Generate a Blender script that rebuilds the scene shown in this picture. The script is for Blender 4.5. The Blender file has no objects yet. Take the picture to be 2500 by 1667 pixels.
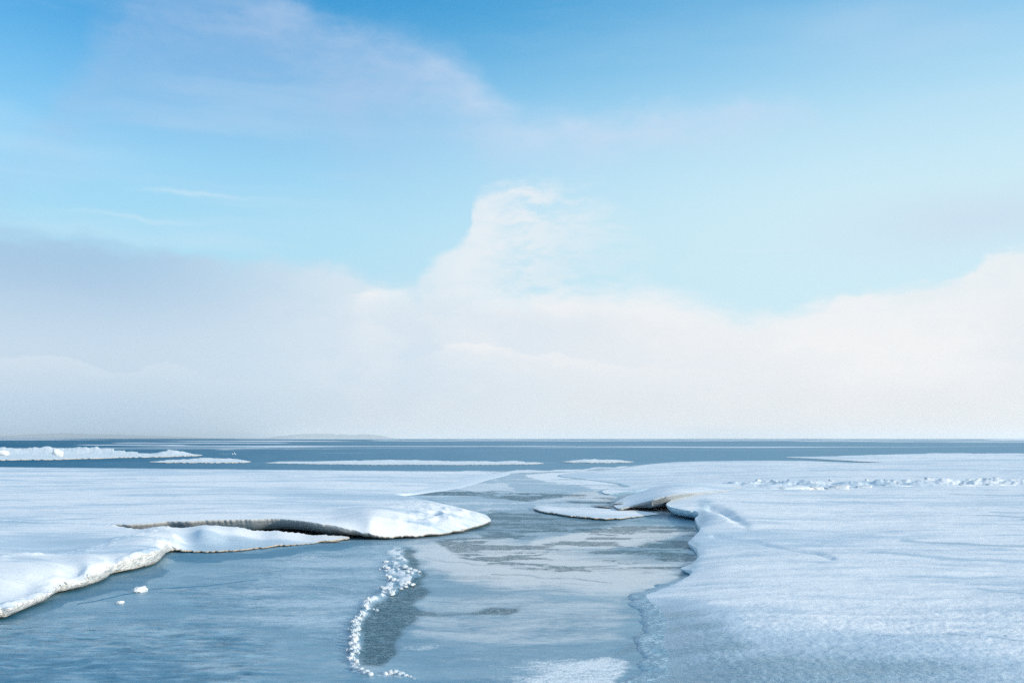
import bpy, math, random
import numpy as np
from mathutils import Vector, kdtree

random.seed(7)
rng = np.random.default_rng(11)
scn = bpy.context.scene
COL = scn.collection

# ------------------------------------------------------------------ camera, sky, sun, exposure
CAM_H, FPX, HOR, CX = 1.6, 1960.0, 1006.0, 1176.0      # eye height, focal length / horizon row / centre column in survey units
cam_d = bpy.data.cameras.new('camera')
cam_d.sensor_width = 36.0; cam_d.lens = 30.0
cam_d.shift_y = 222.0 / 2352.0
cam_d.clip_start = 0.05; cam_d.clip_end = 60000
cam = bpy.data.objects.new('camera', cam_d); COL.objects.link(cam)
cam.location = (0, 0, CAM_H); cam.rotation_euler = (math.radians(90), 0, 0)
scn.camera = cam

SUN_EL, SUN_AZ = 16.0, 118.0                            # degrees; azimuth clockwise from the view direction (+Y)
scn.view_settings.view_transform = 'Standard'
scn.view_settings.look = 'None'
EXPO = 0.55                                             # stops: the picture is exposed for bright snow
scn.view_settings.exposure = EXPO
scn.view_settings.gamma = 1.0
scn.view_settings.use_curve_mapping = False
scn.cycles.use_denoising = False
scn.cycles.max_bounces = 8
scn.cycles.volume_bounces = 1
scn.cycles.sample_clamp_indirect = 8

class N:
    """tiny expression builder for shader maths"""
    nt = None
    def __init__(s, sock): s.s = sock
    @staticmethod
    def m(op, a, b=None, c=None, clamp=False):
        n = N.nt.nodes.new('ShaderNodeMath'); n.operation = op; n.use_clamp = clamp
        for i, v in enumerate((a, b, c)):
            if v is None: continue
            if isinstance(v, N): N.nt.links.new(v.s, n.inputs[i])
            else: n.inputs[i].default_value = float(v)
        return N(n.outputs[0])
    def __add__(a, b): return N.m('ADD', a, b)
    __radd__ = __add__
    def __mul__(a, b): return N.m('MULTIPLY', a, b)
    __rmul__ = __mul__
    def __sub__(a, b): return N.m('SUBTRACT', a, b)
    def __rsub__(a, b): return N.m('SUBTRACT', b, a)
    def __truediv__(a, b): return N.m('DIVIDE', a, b)
    def __rtruediv__(a, b): return N.m('DIVIDE', b, a)
    def sat(a): return N.m('ADD', a, 0, clamp=True)
def smooth(x, a, b):
    n = N.nt.nodes.new('ShaderNodeMapRange'); n.interpolation_type = 'SMOOTHSTEP'
    for i, v in ((0, x), (1, a), (2, b)):
        if isinstance(v, N): N.nt.links.new(v.s, n.inputs[i])
        else: n.inputs[i].default_value = float(v)
    return N(n.outputs[0])
def setin(node, name, v):
    if isinstance(v, N): N.nt.links.new(v.s, node.inputs[name])
    elif hasattr(v, 'is_output'): N.nt.links.new(v, node.inputs[name])
    else: node.inputs[name].default_value = v
def col(*c): return (c[0], c[1], c[2], 1.0)
def mixc(f, a, b):
    n = N.nt.nodes.new('ShaderNodeMix'); n.data_type = 'RGBA'
    for i, v in ((0, f), (6, a), (7, b)):
        if isinstance(v, N): N.nt.links.new(v.s, n.inputs[i])
        elif hasattr(v, 'is_output'): N.nt.links.new(v, n.inputs[i])
        else: n.inputs[i].default_value = v
    return n.outputs[2]
def vmul(vec, k):
    n = N.nt.nodes.new('ShaderNodeVectorMath'); n.operation = 'MULTIPLY'
    N.nt.links.new(vec, n.inputs[0]); n.inputs[1].default_value = k
    return n.outputs[0]
def vadd(a, b):
    n = N.nt.nodes.new('ShaderNodeVectorMath'); n.operation = 'ADD'
    N.nt.links.new(a, n.inputs[0])
    if hasattr(b, 'is_output'): N.nt.links.new(b, n.inputs[1])
    else: n.inputs[1].default_value = b
    return n.outputs[0]
def noise(vec, scale, detail=4, rough=0.5, dist=0.0, color=False):
    n = N.nt.nodes.new('ShaderNodeTexNoise')
    N.nt.links.new(vec, n.inputs['Vector'])
    n.inputs['Scale'].default_value = scale; n.inputs['Detail'].default_value = detail
    n.inputs['Roughness'].default_value = rough; n.inputs['Distortion'].default_value = dist
    return n.outputs[1] if color else N(n.outputs[0])

def px_az(x): return math.degrees(math.atan((x - CX) / FPX))
def px_el(x, y): return math.degrees(math.atan((HOR - y) / math.hypot(FPX, x - CX)))

def build_world():
    w = bpy.data.worlds.new('World'); scn.world = w; w.use_nodes = True
    nt = w.node_tree; nt.nodes.clear(); N.nt = nt
    out = nt.nodes.new('ShaderNodeOutputWorld'); bg = nt.nodes.new('ShaderNodeBackground')
    nt.links.new(bg.outputs[0], out.inputs[0])
    STR = 0.1
    bg.inputs[1].default_value = STR
    sky = nt.nodes.new('ShaderNodeTexSky'); sky.sky_type = 'NISHITA'; sky.sun_disc = False
    sky.sun_elevation = math.radians(SUN_EL); sky.sun_rotation = math.radians(SUN_AZ)
    sky.altitude = 0; sky.air_density = 1.0; sky.dust_density = 0.6; sky.ozone_density = 2.0
    tc = nt.nodes.new('ShaderNodeTexCoord')
    d = tc.outputs['Generated']
    # soft domain warp so that cloud outlines are ragged
    wn = noise(d, 9.0, 5, 0.55, color=True)
    wv = nt.nodes.new('ShaderNodeVectorMath'); wv.operation = 'SUBTRACT'
    nt.links.new(wn, wv.inputs[0]); wv.inputs[1].default_value = (0.5, 0.5, 0.5)
    dw = vadd(d, vmul(wv.outputs[0], (0.05, 0.05, 0.032)))
    def angles(v):
        sp = nt.nodes.new('ShaderNodeSeparateXYZ'); nt.links.new(v, sp.inputs[0])
        x, y, z = (N(o) for o in sp.outputs)
        az = N.m('ARCTAN2', x, y) * (180 / math.pi)
        h = N.m('SQRT', x * x + y * y)
        el = N.m('ARCTAN2', z, h) * (180 / math.pi)
        return az, el
    az, el = angles(dw)
    az0, el0 = angles(d)
    s = N.m('ARCTANGENT', az / 25.0) * (1 / math.pi) + 0.5
    def s_of(a): return math.atan(a / 25.0) / math.pi + 0.5
    def curve(pts, lo, hi):
        """pts: (azimuth deg, value)"""
        n = nt.nodes.new('ShaderNodeFloatCurve'); c = n.mapping.curves[0]
        P = sorted((s_of(a), (v - lo) / (hi - lo)) for a, v in pts)
        end = 0.5 * (P[0][1] + P[-1][1])
        P = [(0.0, end), (0.06, end)] + P + [(0.94, end), (1.0, end)]
        while len(c.points) < len(P): c.points.new(0.5, 0.5)
        for p, (a, v) in zip(c.points, P): p.location = (a, v); p.handle_type = 'AUTO_CLAMPED'
        n.mapping.update(); nt.links.new(s.s, n.inputs['Value'])
        return N(n.outputs[0]) * (hi - lo) + lo
    def pxcurve(pts): return curve([(px_az(x), px_el(x, y)) for x, y in pts], -20, 60)
    def pcurve(pts, lo, hi): return curve([(px_az(x), v) for x, v in pts], lo, hi)
    def blob(x, y, rx, ry, amp, a=az, e=el):
        k = 57.3 / FPX
        u = (a - px_az(x)) * (1 / (rx * k)); v = (e - px_el(x, y)) * (1 / (ry * k))
        return N.m('EXPONENT', (u * u + v * v) * -1.0) * amp
    # --- clear sky
    cs = sky.outputs[0]
    g = nt.nodes.new('ShaderNodeHueSaturation'); g.inputs['Saturation'].default_value = 1.25; g.inputs['Value'].default_value = 1.0
    nt.links.new(cs, g.inputs['Color'])
    cs = mixc_mul(g.outputs[0], (SKY_T[0], SKY_T[1], SKY_T[2]))
    # pale veil thickening towards the horizon
    right = smooth(az0, -26.0, 24.0)
    veil = smooth(el0, 29.0 + right * 3.0, 9.0 + right * 4.0)
    k = 1 / (STR * 2 ** EXPO)
    veilc = mixc(right, col(.45 * k, .74 * k, .89 * k), col(.64 * k, .84 * k, .92 * k))
    c = mixc(veil * 0.96, mixc(1.0 - right, cs, mixc_mul(cs, (.60, .62, .70))), veilc)
    fine = noise(vmul(dw, (1, 1, 2.0)), 14.0, 7, 0.6)
    wisp = noise(vmul(dw, (1, 1, 3.2)), 26.0, 7, 0.62)
    broad = noise(vmul(d, (1, 1, 2.0)), 4.0, 5, 0.5)
    # thin cirrus streaks
    cir = noise(vmul(dw, (1, 1, 9.0)), 2.2, 6, 0.5)
    cm = smooth(cir, 0.47, 0.72) * smooth(el0, 4.0, 12.0) * (smooth(az0, 8.0, -18.0) * 0.16 + 0.10)
    c = mixc(cm, c, col(.72 * k, .82 * k, .93 * k))
    for b in ((440, 447, 95, 5, .30), (330, 500, 120, 5, .22), (60, 335, 220, 26, .16), (1770, 566, 110, 3, .16)):
        c = mixc(blob(*b), c, col(.80 * k, .89 * k, .96 * k))
    # --- upper lavender cloud
    eA = pxcurve([(-600, 330), (-150, 420), (0, 330), (70, 215), (150, 95), (280, -30), (500, -70), (680, -50), (760, 0), (820, 38), (880, 42), (950, 36), (1030, 62),
                  (1085, 110), (1130, 165), (1200, 196), (1300, 214), (1400, 228), (1500, 222), (1600, 212), (1700, 205),
                  (1790, 190), (1850, 208), (1920, 290), (2100, 380), (2600, 420)])
    thA = pcurve([(0, 4.0), (150, 9), (600, 12.5), (900, 12), (1150, 8.5), (1400, 6), (1700, 5.0), (1900, 2.5), (2600, 1.5)], 0, 20)
    sfA = pcurve([(0, 3.5), (400, 4.0), (700, 2.4), (850, 2.6), (1080, 3.4), (1200, 3.2), (1600, 1.6), (2400, 3)], 0, 10)
    depA = eA - el
    amA = smooth(depA + (fine - .5) * 3.0, 0.0, sfA) * (1 - smooth(depA + (broad - .5) * 9.0, thA * 0.1, thA))
    dens = pcurve([(-400, .15), (0, .25), (200, .60), (500, .68), (850, .78), (1000, .82), (1200, .82), (1450, .78), (1700, .66), (1850, .45), (1960, .12), (2500, .05)], 0, 1)
    amA = amA * dens * .88 * (smooth(broad * .4 + fine * .3 + wisp * .3, .38, .62) * .62 + .62)
    lav = mixc(right, col(.38 * k, .55 * k, .80 * k), col(.58 * k, .72 * k, .90 * k))
    lav = mixc(smooth(az0, -10.0, 3.0) * .9, lav, col(.60 * k, .73 * k, .90 * k))
    c = mixc(amA.sat(), c, lav)
    # right-hand mid patch
    c = mixc((blob(2250, 505, 240, 55, .62) + blob(2000, 45, 160, 45, .22) + blob(2180, 90, 150, 30, .20)).sat(), c, col(.60 * k, .72 * k, .87 * k))
    # --- low bank with the tower
    eB = pxcurve([(-700, 470), (-200, 470), (0, 482), (150, 505), (330, 543), (480, 570), (520, 586), (620, 578), (760, 588), (900, 606), (985, 622), (1080, 634), (1200, 640),
                  (1350, 634), (1500, 640), (1640, 672), (1750, 684), (1850, 672), (1960, 655), (2060, 640), (2150, 626), (2240, 604), (2260, 585), (2352, 564), (2700, 520)])
    sfB = pcurve([(0, 2.0), (400, 1.4), (520, 1.5), (800, 1.8), (980, 2.4), (1200, 2.2), (1500, 2.2), (1600, 2.4), (1800, 2.0), (2000, 1.2), (2300, .8), (2700, 1.5)], 0, 10)
    dB = eB - el
    amB = smooth(dB + (fine - .5) * 2.0 + (wisp - .5) * 1.5, 0.0, sfB)
    dnB = pcurve([(-500, .9), (200, .88), (800, .85), (1020, .82), (1300, .86), (1700, .9), (2350, .85), (2700, .9)], 0, 1)
    amB = (amB * (dnB + smooth(dB, 1.0, 5.0) * .2)).sat()
    eT = pxcurve([(700, 800), (900, 690), (960, 640), (985, 606), (1015, 572), (1045, 540), (1068, 500), (1078, 460), (1086, 436), (1105, 418), (1135, 407), (1200, 398), (1280, 385), (1380, 392), (1450, 440), (1560, 560), (1700, 700)])
    dT = eT - el + (wisp - .5) * 1.6
    amT = smooth(dT, 0.0, pcurve([(960, 1.4), (1060, 1.2), (1150, 1.3), (1250, 2.4), (1400, 3.5)], 0, 10))
    amT = amT * pcurve([(940, 0), (985, .45), (1050, .72), (1110, .80), (1180, .78), (1250, .62), (1330, .46), (1400, .28), (1470, .12), (1560, 0)], 0, 1)
    tw = smooth(wisp * .6 + fine * .4, .40, .58)
    amT = amT * (1.0 - (1.0 - tw) * smooth(az0, px_az(1100), px_az(1230)) * .75) * (.55 + .45 * smooth(dT, 9.0, 4.0) + .25 * tw)
    lowf = smooth(el0, 9.0, 1.0)
    shadeL = mixc(smooth(el0, 11.0, 5.0), col(.39 * k, .58 * k, .78 * k), col(.58 * k, .72 * k, .85 * k))
    shade = mixc(smooth(az0, -27.0, -8.0), shadeL, col(.66 * k, .78 * k, .88 * k))
    shade = mixc(smooth(az0, -9.0, 9.0), shade, col(.80 * k, .85 * k, .89 * k))
    lit = (smooth(fine * .5 + broad * .5, .45, .62) * .5 + smooth(az0, -6.0, 4.0) * smooth(dB, 6.0, .3) * .5)
    lit = lit * smooth(az0, -22.0, 2.0)
    # lit rims of the banks lying one behind the other
    def rim(pts, amp, soft, fade):
        e = pxcurve(pts) - el + (wisp - .5) * 1.2
        return smooth(e, 0.0, soft) * N.m('EXPONENT', e * (-1.0 / fade)) * pcurve(amp, 0, 1)
    lit = lit + rim([(500, 680), (850, 664), (900, 652), (960, 655), (1010, 668), (1080, 650), (1130, 642), (1200, 652), (1290, 656), (1370, 648), (1440, 638), (1510, 652), (1570, 660), (1620, 664), (1680, 700), (1800, 720), (2400, 700)],
                    [(780, 0), (870, .8), (950, .7), (1040, .35), (1100, .6), (1300, .5), (1450, .75), (1600, .75), (1750, .4), (1900, .1)], .35, 1.5).sat()
    lit = lit + rim([(-200, 800), (0, 806), (90, 812), (180, 826), (240, 845), (300, 852), (340, 838), (380, 832), (420, 838), (480, 852), (700, 880), (1000, 800), (1060, 782), (1120, 786), (1200, 806), (1290, 808), (1400, 826), (1500, 838), (1600, 850), (2352, 830)],
                    [(-200, .3), (0, .30), (200, .28), (300, .2), (370, .2), (450, .1), (700, .05), (980, .2), (1080, .7), (1300, .6), (1500, .4), (1700, .2), (2352, .1)], .3, 1.3).sat()
    for b in ((905, 668, 60, 20, .3), (1590, 705, 110, 45, .5),
               (2000, 830, 260, 90, .5), (1160, 690, 90, 30, .15)):
        lit = lit + blob(*b)
    cloud = mixc(lit.sat(), shade, col(.905 * k, .91 * k, .92 * k))
    c = mixc(amT.sat(), c, col(.80 * k, .865 * k, .915 * k))
    c = mixc(amB, c, cloud)
    # grey underside below the bright puffs
    c = mixc(blob(1240, 752, 240, 30, .5), c, col(.71 * k, .79 * k, .87 * k))
    # air near the horizon
    hz = mixc(smooth(az0, -28.0, 2.0), col(.46 * k, .62 * k, .78 * k), col(.80 * k, .84 * k, .87 * k))
    hz = mixc(smooth(az0, 2.0, 24.0), hz, col(.86 * k, .865 * k, .86 * k))
    c = mixc(smooth(el0, 4.5, 0.3) * .75, c, hz)
    # thin high cloud added above the view, making the zenith light less blue
    c = mixc(smooth(el0, 26.0, 46.0) * (smooth(broad, .3, .6) * .35 + .40), c, col(.60 * k, .68 * k, .80 * k))
    nt.links.new(c, bg.inputs[0])

def mixc_mul(c, t):
    n = N.nt.nodes.new('ShaderNodeMix'); n.data_type = 'RGBA'; n.blend_type = 'MULTIPLY'
    n.inputs[0].default_value = 1.0
    N.nt.links.new(c, n.inputs[6]); n.inputs[7].default_value = col(*t)
    return n.outputs[2]
SKY_T = (0.44, 2.02, 1.98)
build_world()

sun_d = bpy.data.lights.new('sun', 'SUN'); sun_d.energy = 2.7; sun_d.angle = math.radians(3.0)
sun_d.color = (1.0, 0.86, 0.70)
sun = bpy.data.objects.new('sun', sun_d); COL.objects.link(sun)
_sv = Vector((math.sin(math.radians(SUN_AZ)) * math.cos(math.radians(SUN_EL)), math.cos(math.radians(SUN_AZ)) * math.cos(math.radians(SUN_EL)), math.sin(math.radians(SUN_EL))))
sun.rotation_euler = _sv.to_track_quat('Z', 'Y').to_euler(); sun.location = (20, -10, 30)

# ------------------------------------------------------------------ helpers
def gp(x, y, z=0.0):
    """ground survey point -> world"""
    Y = (CAM_H - z) * FPX / (y - HOR)
    return ((x - CX) / FPX * Y, Y, z)
def UV(X, Y):
    """world plan position -> survey units on the plane z = 0"""
    return CX + FPX * X / Y, HOR + CAM_H * FPX / Y

def _h(ix, iy, seed):
    n = (ix.astype(np.uint32) * np.uint32(374761393) + iy.astype(np.uint32) * np.uint32(668265263) + np.uint32((seed * 1442695041) & 0xFFFFFFFF))
    n = (n ^ (n >> np.uint32(13))) * np.uint32(1274126177)
    n = n ^ (n >> np.uint32(16))
    return n.astype(np.float64) / 4294967295.0
def vnoise(x, y, seed=0):
    x = np.asarray(x, float); y = np.asarray(y, float)
    fx = np.floor(x); fy = np.floor(y)
    ix = fx.astype(np.int64); iy = fy.astype(np.int64)
    tx = x - fx; ty = y - fy
    tx = tx * tx * tx * (tx * (tx * 6 - 15) + 10); ty = ty * ty * ty * (ty * (ty * 6 - 15) + 10)
    a = _h(ix, iy, seed); b = _h(ix + 1, iy, seed); c = _h(ix, iy + 1, seed); d = _h(ix + 1, iy + 1, seed)
    return (a + (b - a) * tx) * (1 - ty) + (c + (d - c) * tx) * ty
def fbm(x, y, oct=4, seed=0, gain=0.5):
    s = 0; a = 1.0; t = 0; x = np.asarray(x, float); y = np.asarray(y, float)
    for o in range(oct):
        s = s + a * vnoise(x, y, seed + o * 17); t += a; a *= gain
        x, y = x * 1.93 + y * 0.52 + 11.3, y * 1.93 - x * 0.52 + 5.7
    return s / t
def sstep(x, a, b):
    t = np.clip((x - a) / (b - a), 0, 1); return t * t * (3 - 2 * t)

def tag(o, label=None, cat=None, group=None, kind=None):
    for k, v in (('label', label), ('category', cat), ('group', group), ('kind', kind)):
        if v: o[k] = v
    return o
def empty(name, loc):
    o = bpy.data.objects.new(name, None); COL.objects.link(o); o.location = loc
    o.empty_display_size = 0.2
    return o
def mesh_np(name, co, quads=None, tris=None, attrs=None, smooth_sh=True):
    me = bpy.data.meshes.new(name)
    co = np.asarray(co, np.float32)
    me.vertices.add(len(co)); me.vertices.foreach_set('co', co.ravel())
    loops = []; starts = []; tot = 0
    if quads is not None and len(quads):
        q = np.asarray(quads, np.int32); loops.append(q.ravel()); starts.append(np.arange(len(q)) * 4 + tot); tot += q.size
    if tris is not None and len(tris):
        t = np.asarray(tris, np.int32); loops.append(t.ravel()); starts.append(np.arange(len(t)) * 3 + tot); tot += t.size
    loops = np.concatenate(loops).astype(np.int32); starts = np.concatenate(starts).astype(np.int32)
    me.loops.add(len(loops)); me.loops.foreach_set('vertex_index', loops)
    me.polygons.add(len(starts)); me.polygons.foreach_set('loop_start', starts)
    if smooth_sh: me.polygons.foreach_set('use_smooth', np.ones(len(starts), bool))
    me.update(calc_edges=True)
    for k, v in (attrs or {}).items():
        a = me.attributes.new(k, 'FLOAT', 'POINT'); a.data.foreach_set('value', np.asarray(v, np.float32))
    me.validate()
    return me
def obj(name, me, mat, parent=None):
    o = bpy.data.objects.new(name, me); COL.objects.link(o)
    if mat and not me.materials: me.materials.append(mat)
    if parent:
        o.parent = parent
        o.matrix_parent_inverse = parent.matrix_basis.inverted()
    return o

def inside_rows(poly, us, vs):
    """scanline inside test of a polygon (n,2) on grid us x vs -> bool (len(vs), len(us))"""
    res = np.zeros((len(vs), len(us)), bool)
    p = poly; q = np.roll(poly, -1, 0)
    for i, v in enumerate(vs):
        m = (p[:, 1] <= v) != (q[:, 1] <= v)
        if not m.any(): continue
        xs = np.sort(p[m, 0] + (v - p[m, 1]) / (q[m, 1] - p[m, 1]) * (q[m, 0] - p[m, 0]))
        res[i] = (np.searchsorted(xs, us) % 2) == 1
    return res
def resample(pts, step, jitter, seed, fine=.8):
    """closed polyline (n,k): resample in survey units with fractal jitter of the first two columns"""
    pts = np.asarray(pts, float); q = np.vstack([pts, pts[:1]])
    seg = np.hypot(*(q[1:, :2] - q[:-1, :2]).T); s = np.concatenate([[0], np.cumsum(seg)])
    n = int(s[-1] / step); t = np.linspace(0, s[-1], n, endpoint=False)
    r = np.stack([np.interp(t, s, q[:, k]) for k in range(q.shape[1])], 1)
    # light smoothing keeps corners natural
    for _ in range(2): r = 0.5 * r + 0.25 * (np.roll(r, 1, 0) + np.roll(r, -1, 0))
    tan = np.roll(r, -1, 0)[:, :2] - np.roll(r, 1, 0)[:, :2]; tan /= np.maximum(np.hypot(*tan.T), 1e-6)[:, None]
    j = (fbm(t / 38, t * 0 + seed, 5, seed, 0.62) - 0.5) * 2 * jitter
    fore = np.clip((r[:, 1] - HOR) / 250, 0.12, 1.4)
    j = j + (fbm(t / 7, t * 0 + seed * 3.1, 3, seed + 9, .6) - .5) * 2 * min(jitter, 2.0) * fine
    r[:, 0] += -tan[:, 1] * j * fore; r[:, 1] += tan[:, 0] * j * 0.8 * fore
    return r

class TPS:
    def __init__(s, ctrl):
        P = np.array([gp(*c) for c in ctrl]); s.a = s.f(P[:, 0], P[:, 1]); n = len(P)
        K = s.k(s.a, s.a) + np.eye(n) * 1e-3
        A = np.zeros((n + 3, n + 3)); A[:n, :n] = K; A[:n, n] = 1; A[:n, n + 1:] = s.a; A[n, :n] = 1; A[n + 1:, :n] = s.a.T
        s.w = np.linalg.solve(A, np.concatenate([P[:, 2], np.zeros(3)]))
    def f(s, X, Y): return np.stack([X / Y * FPX * 0.004, np.log(Y) * 3.5], 1)
    def k(s, a, b):
        d = ((a[:, None] - b[None]) ** 2).sum(2)
        return d * np.log(d + 1e-9) * 0.5
    def __call__(s, X, Y):
        out = np.empty(len(X)); n = len(s.a)
        for i in range(0, len(X), 40000):
            a = s.f(X[i:i + 40000], Y[i:i + 40000])
            out[i:i + 40000] = s.k(a, s.a) @ s.w[:n] + s.w[n] + a @ s.w[n + 1:]
        return out

def slab(name, outline, ctrl, mat_top, mat_face, profile, du=2.5, dv=1.2, jitter=1.2, seed=1, relief=None, ice=None, fine=.8, zmin=0.008, loc=None, top_name='snow_cover', face_name='broken_edge'):
    """sheet of ice: top surface (fine grid inside the outline, trimmed exactly to it) and a modelled edge below its rim"""
    ol = resample(outline, 2.0, jitter, seed, fine)
    W = np.array([gp(x, y, z) for x, y, z in ol])
    tps = TPS(list(outline) + list(ctrl))
    U, V = UV(W[:, 0], W[:, 1]); poly = np.stack([U, V], 1)
    us = np.arange(U.min() - du, U.max() + 2 * du, du); vs = np.arange(V.min() - dv, V.max() + 2 * dv, dv)
    ins = inside_rows(poly, us, vs)
    f = ins[:-1, :-1] & ins[1:, :-1] & ins[:-1, 1:] & ins[1:, 1:]
    used = np.zeros_like(ins); used[:-1, :-1] |= f; used[1:, :-1] |= f; used[:-1, 1:] |= f; used[1:, 1:] |= f
    idx = -np.ones(ins.shape, int); idx[used] = np.arange(used.sum())
    gv, gu = np.nonzero(used)
    vu, vv = us[gu].copy(), vs[gv].copy()
    i, j = np.nonzero(f)
    quads = np.stack([idx[i, j + 1], idx[i, j], idx[i + 1, j], idx[i + 1, j + 1]], 1)   # rows go towards the viewer -> upward normal
    # boundary
    e = np.concatenate([quads[:, [k, (k + 1) % 4]] for k in range(4)])
    key = np.sort(e, 1); kk = key[:, 0].astype(np.int64) * len(vu) + key[:, 1]
    _, inv, cnt = np.unique(kk, return_inverse=True, return_counts=True)
    be = e[cnt[inv] == 1]
    bv = np.unique(be)
    kd = kdtree.KDTree(len(poly))
    for n_, (a, b) in enumerate(poly): kd.insert((a, b * 2.0, 0), n_)
    kd.balance()
    for b in bv:
        c_, n_, _ = kd.find((vu[b], vv[b] * 2.0, 0)); vu[b] = c_[0]; vv[b] = c_[1] / 2.0
    Y = CAM_H * FPX / (vv - HOR); X = (vu - CX) / FPX * Y
    # distance to the rim in metres (capped)
    kw = kdtree.KDTree(len(W))
    for n_, p in enumerate(W): kw.insert((p[0], p[1], 0), n_)
    kw.balance()
    near = np.zeros(used.shape, bool)
    dist = np.array([kw.find((a, b, 0))[2] for a, b in zip(X, Y)])
    Z = tps(X, Y)
    if relief is not None: Z = Z + relief(X, Y, vu, vv, dist)
    Z = np.maximum(Z, zmin)
    me = mesh_np(name + '_top', np.stack([X, Y, Z], 1), quads, attrs={'rim': dist, 'ice': ice(X, Y, vu, vv) if ice else np.zeros(len(X))})
    root = empty(name, loc or (float(W[:, 0].mean()), float(W[:, 1].mean()), 0.0))
    top = obj(top_name, me, mat_top, root)
    # ordered rim loops
    nxt = {}
    for a, b in be: nxt.setdefault(int(a), []).append(int(b))
    loops = []
    while nxt:
        a = next(iter(nxt)); lp = [a]
        while True:
            l = nxt.get(lp[-1])
            if not l: break
            b = l.pop()
            if not l: del nxt[lp[-1]]
            if b == lp[0]: break
            lp.append(b)
        if len(lp) > 20: loops.append(lp)
    vco = []; fq = []; hgt = []; sno = []; base = 0
    for lp in loops:
        P = np.stack([X[lp], Y[lp], Z[lp]], 1)
        keep = [0]
        for n_ in range(1, len(P)):
            if np.hypot(*(P[n_, :2] - P[keep[-1], :2])) > 1e-4: keep.append(n_)
        P = P[keep]; n = len(P)
        w = 9
        t = sum((np.roll(P[:, :2], -k, 0) - np.roll(P[:, :2], k, 0)) for k in range(1, w + 1))
        t /= np.maximum(np.hypot(*t.T), 1e-9)[:, None]
        nrm = np.stack([t[:, 1], -t[:, 0]], 1)
        ctr = P[:, :2] + nrm * 0.02
        pu, pv = UV(P[:, 0], P[:, 1])
        area = 0.5 * np.sum(P[:, 0] * np.roll(P[:, 1], -1) - np.roll(P[:, 0], -1) * P[:, 1])
        if area < 0: nrm = -nrm
        res = profile(pu, pv, P); offs, zs = res[0], res[1]          # each (k, n)
        snowy = res[2] if len(res) > 2 else np.zeros(n)
        R = len(offs)
        al = np.concatenate([[0], np.cumsum(np.hypot(*(P[1:, :2] - P[:-1, :2]).T))])
        rings = [P]; Pm = P.copy()
        for _ in range(30): Pm = .5 * Pm + .25 * (np.roll(Pm, 1, 0) + np.roll(Pm, -1, 0))
        for k in range(R):
            q = P + (Pm - P) * min(1.0, k / 2.0); q[:, 2] = P[:, 2]; rough = (fbm(al * 4, al * 0 + k * .9 + seed, 4, seed + 5) - .5) * .7
            q[:, :2] += nrm * (offs[k] + rough * np.minimum(0.05, 0.25 * P[:, 2]) * (k > 0))[:, None]
            q[:, 2] = np.minimum(zs[k] + rough * np.minimum(.02, .15 * P[:, 2]) * (k > 0), P[:, 2] - 0.0005 * (k + 1))
            rings.append(q)
        for k in range(R + 1): vco.append(rings[k]); hgt.append(rings[k][:, 2]); sno.append(snowy)
        ii = np.arange(n); jj = (ii + 1) % n
        for k in range(R):
            a = base + k * n; b = a + n
            fq.append(np.stack([a + ii, b + ii, b + jj, a + jj], 1) if area > 0 else np.stack([a + jj, b + jj, b + ii, a + ii], 1))
        base += (R + 1) * n
    me2 = mesh_np(name + '_edge', np.concatenate(vco), np.concatenate(fq), attrs={'hgt': np.concatenate(hgt), 'snowy': np.concatenate(sno)})
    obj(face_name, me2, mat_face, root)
    return root, tps, kw

def arr(v, n): return np.full(n, float(v)) if np.isscalar(v) else v
def prof_plain(pu, pv, P):
    t = P[:, 2]; n = len(t); r = np.minimum(.014, t * .3)
    return ([r, r * .8, arr(-.012, n), arr(-.03, n), arr(-.09, n), arr(-.5, n)],
            [t - r, t - 2 * r, t * .5, np.minimum(t * .3, .03), np.minimum(t * .25, .022), np.minimum(t * .3, .03)])
def prof_sink(pu, pv, P):
    t = P[:, 2]; n = len(t); r = np.minimum(.02, t * .4)
    return ([r, r * 1.6, r * 2.2], [t - r * .7, t * .3, arr(-.04, n)])

# ------------------------------------------------------------------ materials
def new_mat(name):
    m = bpy.data.materials.new(name); m.use_nodes = True
    nt = m.node_tree; nt.nodes.clear(); N.nt = nt
    out = nt.nodes.new('ShaderNodeOutputMaterial'); p = nt.nodes.new('ShaderNodeBsdfPrincipled')
    nt.links.new(p.outputs[0], out.inputs[0])
    g = nt.nodes.new('ShaderNodeNewGeometry')
    return m, p, g.outputs['Position']
def attr(name):
    n = N.nt.nodes.new('ShaderNodeAttribute'); n.attribute_name = name
    return N(n.outputs['Fac'])
def bump(h, strength, distance, normal=None):
    n = N.nt.nodes.new('ShaderNodeBump'); n.inputs['Strength'].default_value = 1.0
    if isinstance(strength, N): N.nt.links.new(strength.s, n.inputs['Strength'])
    else: n.inputs['Strength'].default_value = strength
    n.inputs['Distance'].default_value = distance
    N.nt.links.new(h.s, n.inputs['Height'])
    if normal is not None: N.nt.links.new(normal, n.inputs['Normal'])
    return n.outputs[0]

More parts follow.
